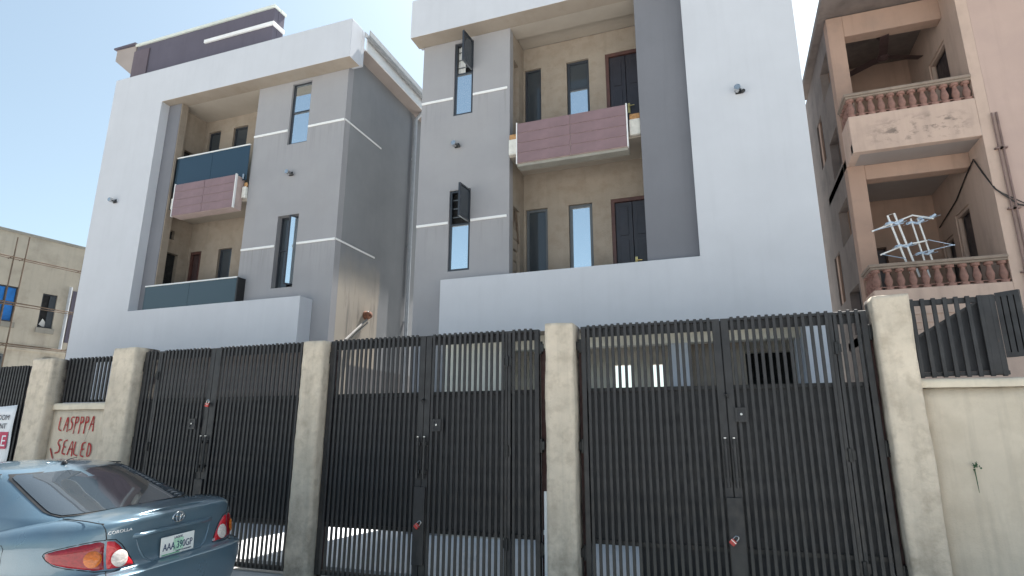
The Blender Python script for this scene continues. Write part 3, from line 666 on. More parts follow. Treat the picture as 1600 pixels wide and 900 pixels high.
for s in (-1.95, -1.66, -.1):
    for z in (4.2, 5.42, 6.8): spole((s-.02, .5, z+.03), (s+.02, .0, z+.03), .014)

# ================================================================== GATES
ZT, ZB, ZU, ZL = 2.93, -0.10, 2.17, 0.50     # top, bottom, upper rail, lower rail
def padlock(x, z, label, ang=0.35, y=6.90, body=REDP):
    t = thing('padlock', (x, y, z), label, 'padlock', 'padlocks hanging on the gates')
    M = Matrix.Translation((x, y, z)) @ Matrix.Rotation(ang, 4, 'Y')
    b = MB().box(-.03, .03, -.014, .014, -.055, .0); b.v = [tuple(M @ Vector(v)) for v in b.v]; b.obj('body', body, t, bevel=.006, seg=2)
    b = MB().box(-.031, .031, -.0145, .0145, -.020, -.012); b.v = [tuple(M @ Vector(v)) for v in b.v]; b.obj('band', STEEL, t)
    pts = [(-.02, 0, -.002), (-.02, 0, .03)] + [(-.02*math.cos(a*math.pi/6), 0, .03+.02*math.sin(a*math.pi/6)) for a in range(1, 6)] + [(.02, 0, .03), (.02, 0, -.002)]
    MB().tube([tuple(M @ Vector(p)) for p in pts], .0055, 8).obj('shackle', STEEL, t, smooth=True)
    return t
def gate(name_label, x0, x1, xm, wicket, group='steel slat gates between the pillars', low_sheet=None, pitch=.0725):
    g = thing('double_gate', ((x0+x1)/2, 7, G0), name_label, 'gate', group)
    sl = MB().box(-.0172, .0172, 6.930, 6.9535, ZB+.01, ZT+.012).mesh('slat', GATE, bevel=.003, seg=1)
    for side, (a, b) in enumerate(((x0, xm-.004), (xm+.004, x1))):
        lf = MB()
        st_o, st_i = .06, .085                       # outer and meeting stile widths
        a_in = a + (st_o if side == 0 else st_i); b_in = b - (st_i if side == 0 else st_o)
        lf.wall(a, b, ZB, ZT, 6.955, 7.03, [(a_in, b_in, ZB+.05, ZT-.03)])
        lf = lf.obj('gate_leaf', GATE, g, bevel=.004, seg=1)
        MB().box(a_in, b_in, 6.99, 7.025, ZT-.125, ZT-.002).obj('top_band', GATE, lf)
        for z in (ZU, ZL, ZB+.03):
            MB().box(a_in, b_in, 6.9885, 7.027, z-.022, z+.022).obj('rail', GATE, lf)
        MB().box(a_in, b_in, 7.028, 7.032, ZL+.0, ZU+.0).obj('backing_sheet', GATEF, lf)
        if low_sheet:
            c, d = max(low_sheet[0], a_in), min(low_sheet[1], b_in)
            if d > c: MB().box(c, d, 7.0285, 7.0325, ZB, ZL-.002).obj('backing_sheet', GATEF, lf)
        # wicket door inside this leaf: its hinge post splits the slats
        posts = []
        wk = wicket and ((side == 0) == (wicket[0] < xm))
        if wk:
            hp = wicket[0]; posts = [(hp-.045, hp+.045)]
            MB().box(hp-.042, hp-.003, 6.957, 7.035, ZB+.02, ZT).obj('wicket_post', GATE, lf, bevel=.003, seg=1)
            MB().box(hp+.003, hp+.042, 6.957, 7.035, ZB+.02, ZT).obj('wicket_post', GATE, lf, bevel=.003, seg=1)
            for z in (2.48, 1.40, .35):
                MB().lathe([(0, .02), (.13, .02)], (hp, 6.945, z), (0, 0, 1), 8).box(hp-.05, hp+.05, 6.95, 6.958, z+.02, z+.11).obj('hinge', BLACK, lf)
        n = int(round((b_in-a_in)/pitch)); p = (b_in-a_in)/n
        for k in range(n):
            x = a_in + p*(k+.5)
            if any(u-.012 < x < v+.012 for u, v in posts): continue
            if wk and abs(x-wicket[1]) < .06: pass
            link('slat', sl, lf, (x+random.uniform(-.0015, .0015), random.uniform(-.001, .001), random.uniform(-.004, .004))).rotation_euler.y = random.gauss(0, .0011)
        # leaf hinges on the pillar side
        hx = a-.015 if side == 0 else b+.015
        for z in (2.62, 1.45, .30):
            MB().lathe([(0, .024), (.16, .024)], (hx, 6.985, z), (0, 0, 1), 10).box(hx-.045, hx+.045, 6.965, 6.975, z+.03, z+.13).obj('hinge', BLACK, lf, bevel=.003, seg=1)
        if wk:
            lx, lz = wicket[1], wicket[2]
            k_ = MB().wall(lx-.06, lx+.06, lz-.075, lz+.075, 6.915, 6.928, [(lx-.038, lx+.038, lz-.05, lz+.05)]).obj('lock_frame', GATE, lf)
            MB().box(lx-.037, lx+.037, 6.922, 6.96, lz-.049, lz+.049).obj('lock_case', GATEF, k_)
            MB().lathe([(0, .014), (.02, .012)], (lx, 6.922, lz+.005), (0, -1, 0), 10).obj('lock_cylinder', STEEL, k_)
        # drop bolt on the meeting stile
        bx = xm + (-.045 if side == 0 else .045)
        MB().tube([(bx, 6.915, 1.62), (bx, 6.915, 1.12), ], .017, 8).box(bx-.03, bx+.03, 6.918, 6.956, 1.52, 1.56).box(bx-.03, bx+.03, 6.918, 6.956, 1.18, 1.22).obj('drop_bolt', GATE, lf, smooth=True)
        MB().lathe([(0, .016), (.012, .016)], (bx, 6.915, 1.622), (0, 0, 1), 8).obj('bolt_end', STEEL, lf)
    MB().box(xm-.075, xm+.075, 6.922, 6.954, .12, 1.02).obj('cover_plate', GATE, g)
    MB().box(xm-.03, xm+.03, 7.031, 7.036, ZB+.02, ZT-.01).obj('meeting_strip', GATE, g)
    MB().tube([(xm, 6.955, 2.10), (xm, 6.89, 2.08), (xm+.02, 6.91, 2.05)], .012, 6).obj('staple', BLACK, g)
    return g
gate('dark slatted double gate behind the parked blue car', -8.73, -5.58, -7.28, (-8.40, -7.53, 1.80))
gate('middle dark slatted double gate, faded red padlock at its foot, right of the car', -5.19, -2.13, -3.69, (-2.54, -3.48, 1.77))
gate('dark slatted double gate farthest right, beside the weathered wall', -1.60, 1.45, 0.0, (1.13, .14, 1.87), low_sheet=(-1.02, 1.45))
padlock(-7.26, 2.10, 'small white and red padlock high on the gate behind the car', .2)
padlock(-3.68, .585, 'faded red padlock at the foot of the middle gate', .75)
padlock(-.03, .61, 'red padlock at the foot of the gate farthest right', .75)
# gate at the far left, half cut by the picture's edge
g0 = thing('slatted_gate', (-13, 7, G0), 'dark slatted gate at the far left, with a white sale banner hung on it', 'gate', None)
lf = MB().wall(-15.0, -11.33, ZB, 2.80, 6.955, 7.03, [(-14.9, -11.42, ZB+.05, 2.77)]).obj('gate_leaf', GATE, g0)
MB().box(-14.9, -11.42, 6.99, 7.025, 2.68, 2.798).obj('top_band', GATE, lf)
for z in (2.0, .5): MB().box(-14.9, -11.42, 6.989, 7.027, z-.022, z+.022).obj('rail', GATE, lf)
MB().box(-14.9, -11.42, 7.028, 7.032, .07, 2.69).obj('backing_sheet', GATEF, lf)
sl = MB().box(-.019, .019, 6.930, 6.9535, ZB+.01, 2.812).mesh('slat', GATE, bevel=.003, seg=1)
for k in range(48): link('slat', sl, lf, (-14.87+.0725*k, 0, random.uniform(-.004, .004)))
MB().box(-11.33, -11.19, 6.97, 7.02, ZB, 2.78).obj('side_post', GATEF, g0)
bn = thing('sale_banner', (-11.9, 6.93, 1.2), 'white property sale banner with a crimson SALE box hung on the far left gate', 'banner')
P = [[(-13.4+1.90*i/14, 6.905-.012*math.sin(i*1.3)*math.sin(j*.9), 1.12+1.0*j/8+.02*math.sin(i*.5)) for i in range(15)] for j in range(9)]
mb = MB().grid(P); so = mb.obj('vinyl_sheet', BANW, bn, smooth='all')
sm = so.modifiers.new('solid', 'SOLIDIFY'); sm.thickness = .003; sm.offset = 1
MB().box(-13.3, -11.56, 6.885, 6.887, 1.40, 1.68).obj('crimson_box', BANR, bn)
RX = Matrix.Rotation(R(90), 4, 'X')
for body, size, x, z, mt, nm in (('ROOM', .125, -11.60, 1.88, BANK, 'print_line'), ('ENT', .125, -11.64, 1.735, BANK, 'print_line'), ('SALE', .26, -11.58, 1.445, BANW, 'print_word')):
    text_mesh(body, size, .001, Matrix.Translation((x, 6.882, z)) @ RX, mt, nm, bn, 'RIGHT')

# ================================================================== PILLARS AND BOUNDARY WALLS
def rough_block(x0, x1, y0, y1, z0, z1, step=.11, amp=.012, rnd=.035):
    nx = max(2, int((x1-x0)/step)); ny = max(2, int((y1-y0)/step)); nz = max(2, int((z1-z0)/step))
    bm = bmesh.new(); bmesh.ops.create_cube(bm, size=1)
    vs = {}
    m = MB()
    c = Vector(((x0+x1)/2, (y0+y1)/2, (z0+z1)/2)); h = Vector(((x1-x0)/2, (y1-y0)/2, (z1-z0)/2)); bm.free()
    mp = {}
    def V(i, j, k):
        if (i, j, k) in mp: return mp[i, j, k]
        p = Vector((x0+(x1-x0)*i/nx, y0+(y1-y0)*j/ny, z0+(z1-z0)*k/nz))
        q = p - c
        inn = Vector((max(-h.x+rnd, min(h.x-rnd, q.x)), max(-h.y+rnd, min(h.y-rnd, q.y)), max(-h.z, min(h.z-rnd, q.z))))
        d = q - inn
        if d.length > 1e-6: q = inn + d.normalized()*min(rnd, d.length)
        nn = noise.noise_vector(p*2.1)*amp + noise.noise_vector(p*7.3)*amp*.5 + noise.noise_vector(p*19)*amp*.35
        p = c + q + nn
        mp[i, j, k] = len(m.v); m.v.append(tuple(p)); return mp[i, j, k]
    for i in range(nx):
        for k in range(nz):
            m.f.append((V(i, 0, k), V(i+1, 0, k), V(i+1, 0, k+1), V(i, 0, k+1))); m.f.append((V(i, ny, k), V(i, ny, k+1), V(i+1, ny, k+1), V(i+1, ny, k)))
    for j in range(ny):
        for k in range(nz):
            m.f.append((V(0, j, k), V(0, j, k+1), V(0, j+1, k+1), V(0, j+1, k))); m.f.append((V(nx, j, k), V(nx, j+1, k), V(nx, j+1, k+1), V(nx, j, k+1)))
    for i in range(nx):
        for j in range(ny):
            m.f.append((V(i, j, nz), V(i+1, j, nz), V(i+1, j+1, nz), V(i, j+1, nz)))
    return m
def pillar(x0, x1, y1, z1, label):
    o = rough_block(x0, x1, 6.80, y1, G0-.05, z1, .045, .011, .022).obj('gate_pillar', PILLAR, None, smooth='all')
    return tag(o, label, 'pillar', 'cement pillars between the gates')
pillar(-11.16, -10.66, 7.10, 2.90, 'cement pillar between the bannered gate and the graffiti wall')
pillar(-9.26, -8.76, 7.24, 3.00, 'cement gate pillar standing between the graffiti wall and the gate behind the car')
pillar(-5.55, -5.20, 7.20, 2.93, 'stained cement pillar just right of the car, between the first and middle gates')
pillar(-2.01, -1.66, 7.20, 2.97, 'cement pillar between the middle gate and the gate farthest right')
pillar(1.485, 1.815, 7.20, 3.06, 'pale cement pillar at the right end of the gates')
# red-oxide jambs fixed to the pillars beside the gates
for i, (x, lab) in enumerate(((-2.075, 'dark red steel jamb left of the third pillar, at the edge of the middle gate'), (-1.625, 'dark red steel jamb on the right side of the pillar between the middle and right gates'), (1.468, 'dark red steel jamb beside the pale right end pillar'), (-5.183, 'dark red steel jamb on the right side of the stained pillar by the car'))):
    tag(MB().box(x-(.055 if i == 0 else .022), x+(.04 if i == 0 else .022), 7.035, 7.09, G0, 2.70+.03*i).obj('gate_jamb', OXIDE, None), lab, 'gate jamb')
tag(MB().tube([(-2.045, 6.93, G0), (-2.045, 6.93, 1.02)], .028, 10).lathe([(0, .036), (.05, .036)], (-2.045, 6.93, .55), (0, 0, 1), 10).obj('standpipe', RAILM, None, smooth=True), 'short white pipe standing against the pillar right of the middle gate', 'pipe')
# graffiti wall
gw = thing('boundary_wall', (-9.95, 7, G0), 'short cement wall with red spray painted letters behind the car', 'wall')
rough_block(-10.68, -9.24, 6.97, 7.15, G0-.05, 2.05, .12, .008, .01).obj('wall_panel', FENCEW, gw, smooth='all')
rough_block(-10.67, -9.25, 6.93, 7.19, 2.04, 2.15, .05, .006, .03).obj('coping', COPING, gw, smooth='all')
def stroke(par, pts, r, mat, y, name='spray_stroke'):
    m = MB(); pts = [Vector(p) for p in pts]
    # smooth the polyline a little, then make a flat ribbon of paint 2 mm thick
    q = []
    for i in range(len(pts)-1):
        for k in range(4): q.append(pts[i].lerp(pts[i+1], k/4))
    q.append(pts[-1])
    for _ in range(2): q = [q[0]] + [(q[i-1]+q[i]*2+q[i+1])/4 for i in range(1, len(q)-1)] + [q[-1]]
    L = []; Rr = []
    for i, p in enumerate(q):
        d = (q[min(i+1, len(q)-1)]-q[max(i-1, 0)]).normalized(); n = Vector((-d.y, d.x)); rr = r*(.75+.5*noise.noise((p.x*9, p.y*9, 3)))
        L.append(p+n*rr); Rr.append(p-n*rr)
    k = len(q); m.v = [(a.x, y, a.y) for a in L] + [(a.x, y, a.y) for a in Rr]
    m.f = [(i, i+1, k+i+1, k+i) for i in range(k-1)]
    o = m.obj(name, mat, par); s = o.modifiers.new('s', 'SOLIDIFY'); s.thickness = .002; s.offset = 0
    return o
GL = {'L': [[(0, 1), (-.1, .1), (.5, 0)]], 'A': [[(-.05, 0), (.35, 1), (.5, .9), (.6, -.1)], [(.05, .4), (.6, .42)]],
      'S': [[(.6, .95), (.25, 1), (.08, .72), (.5, .5), (.45, .1), (-.1, .02)]], 'P': [[(.1, 1), (.0, -.25)], [(.05, .95), (.5, .95), (.5, .6), (.05, .5)]],
      'R': [[(.1, 1), (.0, -.25)], [(.05, .95), (.5, .95), (.5, .6), (.05, .5), (.65, -.25)]], 'E': [[(.55, 1), (.1, .92), (.12, .5), (.45, .52)], [(.12, .5), (.02, .05), (.5, 0)]],
      'D': [[(.1, 1), (.05, 0), (.5, .15), (.5, .8), (.1, 1)]], 'm': [[(0, 1), (.5, 0)]]}
def graffiti(word, x, z, w_, h, drop=0):
    for i, ch in enumerate(word):
        for st in GL[ch]:
            stroke(gw, [(x+i*w_*1.12+p[0]*w_*1.3, z+p[1]*h+drop*i) for p in st], .014, REDSPRAY, 6.957)
graffiti('LASPPPA', -10.44, 1.70, .106, .22, .002)
graffiti('SEALED', -10.42, 1.34, .128, .22, -.010)
stroke(gw, [(-10.56, 1.42), (-10.44, 1.22)], .016, REDSPRAY, 6.957)
fr = thing('wall_railing', (-9.95, 7.08, 2.15), 'short dark slat railing on top of the graffiti wall', 'railing', 'slat railings on the boundary walls')
f0 = MB().box(-10.64, -9.27, 7.06, 7.10, 2.165, 2.205).box(-10.64, -9.27, 7.06, 7.10, 2.83, 2.90).obj('rail_frame', GATE, fr)
sl = MB().box(-.019, .019, 7.03, 7.055, 2.17, 2.915).mesh('slat', GATE, bevel=.003, seg=1)
for k in range(15): link('slat', sl, f0, (-10.58+k*.087, 0, 0))
MB().box(-10.64, -10.03, 7.101, 7.106, 2.17, 2.84).obj('backing_sheet', GATEF, f0)
# right-hand wall, its coping and railing
rwl = thing('boundary_wall', (2.3, 7, G0), 'weathered cement wall right of the gates with a small weed growing in it', 'wall')
rough_block(1.80, 2.68, 6.98, 7.20, G0-.05, 2.12, .12, .008, .02).obj('wall_panel', FENCEW, rwl, smooth='all')
rough_block(1.79, 2.71, 6.92, 7.24, 2.115, 2.205, .045, .006, .035).obj('coping', COPING, rwl, smooth='all')
rr_ = thing('wall_railing', (2.2, 7.05, 2.2), 'dark slat railing with a slanting sheet, on top of the weathered right wall', 'railing', 'slat railings on the boundary walls')
f1 = MB().box(1.84, 2.62, 7.05, 7.09, 2.235, 2.275).box(1.84, 2.62, 7.05, 7.09, 2.965, 3.02).obj('rail_frame', GATE, rr_, bevel=.003, seg=1)
for k in range(8):
    MB().box(1.865+k*.098, 1.903+k*.098, 7.022, 7.049, 2.22, 3.03).obj('slat', GATE, f1, bevel=.003, seg=1)
MB().box(2.49, 2.60, 7.025, 7.048, 2.24, 3.028).obj('gate_stile', GATE, f1)
MB().prism([(1.86, 7.092, 2.28), (2.61, 7.092, 2.28), (2.61, 7.092, 3.0), (2.46, 7.092, 2.96), (1.86, 7.092, 2.60)], (0, .006, 0)).obj('slanted_sheet', GATEF, f1)
MB().prism([(1.86, 7.06, 2.60), (2.46, 7.06, 2.955), (2.46, 7.06, 2.985), (1.86, 7.06, 2.63)], (0, .03, 0)).obj('slanted_bar', GATE, f1)
f2 = MB()
def rp(t, z, d=0): return Vector((2.63+.12*t, 7.03-.10*t+d, z))
for k in range(4):
    t = k/3; f2.obox(rp(t, 2.72), Vector((.016, -.012, 0)), Vector((.01, .012, 0)), Vector((0, 0, .32)))
f2.obox(rp(.5, 3.02), Vector((.075, -.062, 0)), Vector((.01, .012, 0)), Vector((0, 0, .022))); f2.obox(rp(.5, 2.42), Vector((.075, -.062, 0)), Vector((.01, .012, 0)), Vector((0, 0, .022)))
f2.obj('return_panel', GATE, f1)
f3 = MB().prism([tuple(rp(0, 2.43, .02)), tuple(rp(1, 2.43, .02)), tuple(rp(1, 3.02, .02)), tuple(rp(0, 3.02, .02))], (.004, .005, 0)).obj('return_sheet', GATEF, f1)
# weed
wd = thing('wall_weed', (2.16, 6.97, 1.38), 'small dark green weed sprouting from the face of the right wall', 'plant')
MB().tube([(2.165, 6.985, 1.34), (2.15, 6.93, 1.30), (2.155, 6.94, 1.22), (2.16, 6.95, 1.14)], [.006, .005, .004, .002], 6).obj('stem', LEAF, wd)
lm_ = MB()
for k in range(18):
    a = random.uniform(0, 6.28); rr = random.uniform(.0, .045)
    c = Vector((2.16+math.cos(a)*rr*.8, 6.955-random.uniform(0, .05), 1.385+math.sin(a)*rr)); d = Vector((random.uniform(-1, 1), random.uniform(-.8, .1), random.uniform(-1, .6))).normalized()
    s_ = d.orthogonal().normalized()*.012; L = random.uniform(.018, .038)
    n = len(lm_.v); lm_.v += [tuple(c), tuple(c+d*L*.5+s_), tuple(c+d*L), tuple(c+d*L*.5-s_)]; lm_.f.append((n, n+1, n+2, n+3))
lf_ = lm_.obj('leaf_cluster', LEAF, wd); lf_['kind'] = 'stuff'

# ================================================================== PARKED CAR
def carpaint(name, col):
    m = bpy.data.materials.new(name); t, b = nodes(m)
    c = mixc(t, ramp(t, tex(t, 900, 1), 0, 1, 0.3, 0.7), sc3(col, .8), sc3(col, 1.25))
    dust = ramp(t, tex(t, 2.2, 6), 0.0, 0.16, 0.4, 0.75)
    c = mixc(t, dust, c, (0.30, 0.29, 0.27))
    t.links.new(c, b.inputs['Base Color']); b.inputs['Metallic'].default_value = 0.45; 
    t.links.new(ramp(t, tex(t, 3, 5), .26, .42, .3, .7), b.inputs['Roughness'])
    b.inputs['Coat Weight'].default_value = 0.9; b.inputs['Coat Roughness'].default_value = 0.06
    return m
CARP = carpaint('teal_blue_metallic', (0.105, 0.175, 0.230))
CARG = glass('tinted_car_glass', (0.035, 0.045, 0.055), 0.0, 0.03)
CARG.node_tree.nodes['Principled BSDF'].inputs['IOR'].default_value = 1.9
def lens(name, col, rough=.08):
    m = bpy.data.materials.new(name); t, b = nodes(m)
    c = mixc(t, ramp(t, tex(t, 45, 2, (1, 1, 2)), 0, 1, .35, .65), sc3(col, .75), sc3(col, 1.15))
    t.links.new(c, b.inputs['Base Color']); b.inputs['Roughness'].default_value = rough; b.inputs['Coat Weight'].default_value = .3
    return m
LRED = lens('red_lens', (0.25, 0.010, 0.018)); LRED2 = lens('bright_red_lens', (0.50, 0.02, 0.03)); LAMB = lens('amber_lens', (0.50, 0.13, 0.02)); LCLR = lens('clear_lens', (0.62, 0.56, 0.52))
CHROME = paint('chrome', (0.75, 0.75, 0.76), 0.12, 0.05, metal=1.0)
SILVER = paint('silver_badge', (0.70, 0.71, 0.72), 0.3, 0.05)
RUBBER = paint('black_rubber', (0.012, 0.012, 0.013), 0.6, 0.2)
GAP = paint('panel_gap_shadow_rubber', (0.010, 0.012, 0.014), 0.8, 0.1)
PLATEW = paint('number_plate_white', (0.74, 0.76, 0.74), 0.4, 0.03)
PLATEG = paint('number_plate_green', (0.10, 0.42, 0.22), 0.4, 0.2, scale=30)
PLATEGL = paint('number_plate_pale_green', (0.42, 0.66, 0.50), 0.4, 0.2, scale=40)
PLATEK = paint('number_plate_ink', (0.03, 0.05, 0.12), 0.4, 0.1)
ro_ = .0586
MC = Matrix(((-1, 0, 0, -4.477), (0, -math.cos(ro_), -math.sin(ro_), 4.261), (0, -math.sin(ro_), math.cos(ro_), -.08), (0, 0, 0, 1)))
car = thing('parked_car', tuple(MC @ Vector((2.2, 0, 0))), 'dusty teal blue metallic saloon car parked in front of the left gate', 'car')
def cobj(m, name, mat, par, smooth=True, bevel=0, seg=1):
    m.v = [tuple(MC @ Vector(v)) for v in m.v]; return m.obj(name, mat, par, smooth, bevel, seg)
def lerpt(tab, x):
    if x <= tab[0][0]: return tab[0][1:]
    for a, b in zip(tab, tab[1:]):
        if x <= b[0]:
            f = (x-a[0])/(b[0]-a[0]+1e-9); return tuple(p+(q-p)*f for p, q in zip(a[1:], b[1:]))
    return tab[-1][1:]
HP = [(0, 1.10), (.35, 1.104), (.62, 1.10), (.8, 1.075), (1.2, 1.02), (1.8, .985), (2.6, .965), (3.2, .95), (3.5, .955), (3.85, .915), (4.2, .83), (4.42, .73), (4.54, .68)]
LV = [(.18, .26, 4.30, .76), (.22, .15, 4.42, .835), (.30, .08, 4.47, .86), (.42, .025, 4.51, .872), (.52, .0, 4.53, .879), (.60, -.018, 4.54, .881), (.68, -.022, 4.54, .881), (.700, -.018, 4.535, .881), (.712, .00, 4.53, .880),
      (.718, .045, 4.525, .879), (.724, .085, 4.52, .879), (.74, .102, 4.515, .878), (.80, .118, 4.50, .877), (.88, .128, 4.49, .874), (.95, .126, 4.48, .866), (1.00, .118, 4.47, .850), (1.04, .108, 4.46, .826), (1.07, .102, 4.45, .795), (1.085, .108, 4.44, .768), (1.095, .13, 4.42, .735), (1.10, .17, 4.38, .69)]
XM = 2.2
def outline(xr, xf, w_, pr=6.0, pf=3.2, xm=XM, n=60, dense=600):
    pts = []
    for i in range(dense+1):
        a = math.pi*i/dense; c, s = math.cos(a), math.sin(a)
        if c >= 0: x = xm-(xm-xr)*abs(c)**(2/pr); y = w_*abs(s)**(2/pr)
        else: x = xm+(xf-xm)*abs(c)**(2/pf); y = w_*abs(s)**(2/pf)
        pts.append(Vector((x, y, 0)))
    L = [0]; 
    for i in range(dense): L.append(L[-1]+(pts[i+1]-pts[i]).length)
    # denser sampling towards both ends
    out = []; j = 0
    for k in range(n+1):
        t = k/n; t = t-.09*math.sin(2*math.pi*t); s = t*L[-1]
        while j < dense-1 and L[j+1] < s: j += 1
        f = (s-L[j])/(L[j+1]-L[j]+1e-9); out.append(pts[j].lerp(pts[j+1], min(1, max(0, f))))
    return out, pts, L
def lvl(z): return lerpt(LV, z)
body = MB(); NH = 60; rows = []
for (z, xr, xf, w_) in LV:
    o, _, _ = outline(xr, xf, w_, n=NH); row = []
    for p in o + [Vector((q.x, -q.y, 0)) for q in reversed(o[1:-1])]:
        h = lerpt(HP, p.x)[0]
        zz = z if z <= .70 else .70+(z-.70)/.40*(h-.70)
        row.append((p.x, p.y, zz))
    rows.append(row + [row[0]])
body.grid(rows)
o, _, _ = outline(*LV[-1][1:], n=NH); P = []
for p in o:
    h = lerpt(HP, p.x)[0]; P.append([(p.x, p.y*j/6, h+.022*(1-abs(j/6)**2.5)) for j in range(6, -7, -1)])
body.grid(P)
body.f.append(tuple(range(2*NH-1, -1, -1)))
cb = cobj(body, 'body', CARP, car)
bm = bmesh.new(); bm.from_mesh(cb.data); bmesh.ops.remove_doubles(bm, verts=bm.verts, dist=.002); bmesh.ops.recalc_face_normals(bm, faces=bm.faces); bm.to_mesh(cb.data); bm.free()
for x in (.99, 3.59):
    cut = MB()
    for sgn in (1, -1):
        cut.tube([(x, sgn*.58, .31), (x, sgn*1.0, .31)], .365, 36)
    co = cobj(cut, 'cut', RUBBER, None, False)
    md = cb.modifiers.new('arch', 'BOOLEAN'); md.object = co; md.solver = 'EXACT'
    bpy.context.view_layer.update()
    me = bpy.data.meshes.new_from_object(cb.evaluated_get(bpy.context.evaluated_depsgraph_get()))
    cb.modifiers.clear(); cb.data = me; bpy.data.objects.remove(co)
cb.data.name = 'body'
while len(cb.data.materials) > 1: cb.data.materials.pop()
for p in cb.data.polygons: p.use_smooth = True; p.material_index = 0
cb.data.set_sharp_from_angle(angle=R(40))
for x in (.99, 3.59):
    for sgn in (1, -1):
        cobj(MB().lathe([(0, .30), (.01, .36), (.17, .362), (.17, .355), (.02, .34)], (x, sgn*.60, .31), (0, sgn, 0), 32), 'arch_liner', RUBBER, car)
        wl = cobj(MB().lathe([(-.10, .20), (-.10, .29), (-.085, .315), (.07, .315), (.09, .30), (.095, .21)], (x, sgn*.765, .312), (0, sgn, 0), 36), 'wheel', RUBBER, car)
        rim = MB().lathe([(-.05, .19), (.088, .205), (.10, .20), (.085, .188), (.05, .18), (.045, .05), (.07, .045), (.075, .02)], (x, sgn*.765, .312), (0, sgn, 0), 30)
        for k in range(7):
            a = 2*math.pi*k/7; d = Vector((math.cos(a), 0, math.sin(a))); q = Vector((-math.sin(a), 0, math.cos(a)))
            rim.obox(Vector((x, sgn*(.765+.07), .312))+d*.115, d*.08, q*.018, Vector((0, .012, 0)))
        cobj(rim, 'rim', STEEL, wl)
# greenhouse
GV = [(.90, .34, 3.80, .80), (1.00, .42, 3.60, .785), (1.085, .53, 3.44, .758), (1.11, .595, 3.40, .742), (1.18, .79, 3.22, .697), (1.26, 1.015, 3.03, .652), (1.34, 1.235, 2.85, .608), (1.395, 1.405, 2.71, .574), (1.425, 1.54, 2.60, .538), (1.444, 1.70, 2.48, .485), (1.452, 1.82, 2.40, .42)]
GXM, GP = 2.1, 5.0
gh = MB(); rows = []; NG = 170
for (z, xr, xf, w_) in GV:
    o, _, _ = outline(xr, xf, w_, GP, 4.0, GXM, NG)
    row = [(p.x, p.y, z+(.012*(1-abs(p.y)/w_) if z > 1.3 else 0)) for p in o + [Vector((q.x, -q.y, 0)) for q in reversed(o[1:-1])]]
    rows.append(row+[row[0]])
gh.grid(rows)
o, _, _ = outline(*GV[-1][1:], GP, 4.0, GXM, NG)
gh.grid([[(p.x, p.y*j/5, 1.452+.012*(1-abs(j/5))+.012*(1-(j/5)**2)*math.sin(math.pi*min(1, max(0, (p.x-1.82)/.58)))) for j in range(5, -6, -1)] for p in o])
ro2 = cobj(gh, 'roof', CARP, car)
bm = bmesh.new(); bm.from_mesh(ro2.data); bmesh.ops.remove_doubles(bm, verts=bm.verts, dist=.002); bmesh.ops.recalc_face_normals(bm, faces=bm.faces); bm.to_mesh(ro2.data); bm.free()
def gsurf(y, z, rear=True):
    xr, xf, w_ = lerpt(GV, z); k = min(.995, abs(y)/w_)
    x = GXM-(GXM-xr)*(1-k**GP)**(1/GP) if rear else GXM+(xf-GXM)*(1-k**4)**.25
    return Vector((x, y, z))
def gpatch(zs, hw, off, rear=True, n=24):
    rows = []
    for z in zs:
        h = hw(z); rows.append([])
        for i in range(n+1):
            y = h*(1-2*i/n); p = gsurf(y, z, rear)
            a = gsurf(y+.01, z, rear)-gsurf(y-.01, z, rear); b = gsurf(y, z+.01, rear)-gsurf(y, z-.01, rear)
            nn = a.cross(b).normalized(); nn = nn if (nn.x < 0) == rear else -nn
            rows[-1].append(tuple(p+nn*off))
    return MB().grid(rows)
def lin(z, z0, a, z1, b): return a+(b-a)*(z-z0)/(z1-z0)
def hw_r(z):
    h = lin(z, 1.11, .625, 1.40, .520)
    if z > 1.37: h -= .05*((z-1.37)/.035)**2
    if z < 1.14: h -= .04*((1.14-z)/.03)**2
    return h
zr_ = [1.112+.286*i/16 for i in range(17)]
cobj(gpatch([1.106+.302*i/16 for i in range(17)], lambda z: hw_r(min(max(z, 1.112), 1.398))+.018, .006, n=60), 'window_seal', RUBBER, car)
cobj(gpatch(zr_, hw_r, .011, n=60), 'rear_window', CARG, car)
cobj(gpatch([1.0+.39*i/14 for i in range(15)], lambda z: lin(z, 1.0, .66, 1.40, .52), .005, False), 'windscreen', CARG, car)
for sgn in (1, -1):
    for (xa, xb) in ((0, .47), (.49, 1)):
        rows = []
        for i in range(9):
            z = 1.015+.36*i/8; xr, xf, w_ = lerpt(GV, z); rows.append([])
            lo, hi = xr+lin(z, 1.0, .98, 1.4, .42), xf-lin(z, 1.0, .60, 1.4, .16)
            for k in range(11):
                x = lo+(hi-lo)*(xa+(xb-xa)*k/10); q = abs(x-GXM)/((GXM-xr) if x < GXM else (xf-GXM)); pw = GP if x < GXM else 4
                rows[-1].append((x, sgn*(w_*(1-q**pw)**(1/pw)+.005), z+.002))
        cobj(MB().grid(rows), 'side_window', CARG, car)
    # roof channel strips
    cobj(MB().tube([tuple(gsurf(sgn*.53, 1.405, True)+Vector((.02, sgn*.004, .008)))]+[(x, sgn*.562, 1.415+.006*math.sin((x-1.5)*2.2)) for x in (1.6, 1.8, 2.1, 2.4, 2.6)], .006, 6), 'roof_channel', RUBBER, car)
cobj(MB().lathe([(0, .03), (.012, .028), (.03, .008)], (1.62, 0, 1.452), (0, 0, 1), 10).tube([(1.62, 0, 1.47), (1.55, 0, 1.50), (1.46, 0, 1.515)], .004, 6), 'roof_antenna', BLACK, car)
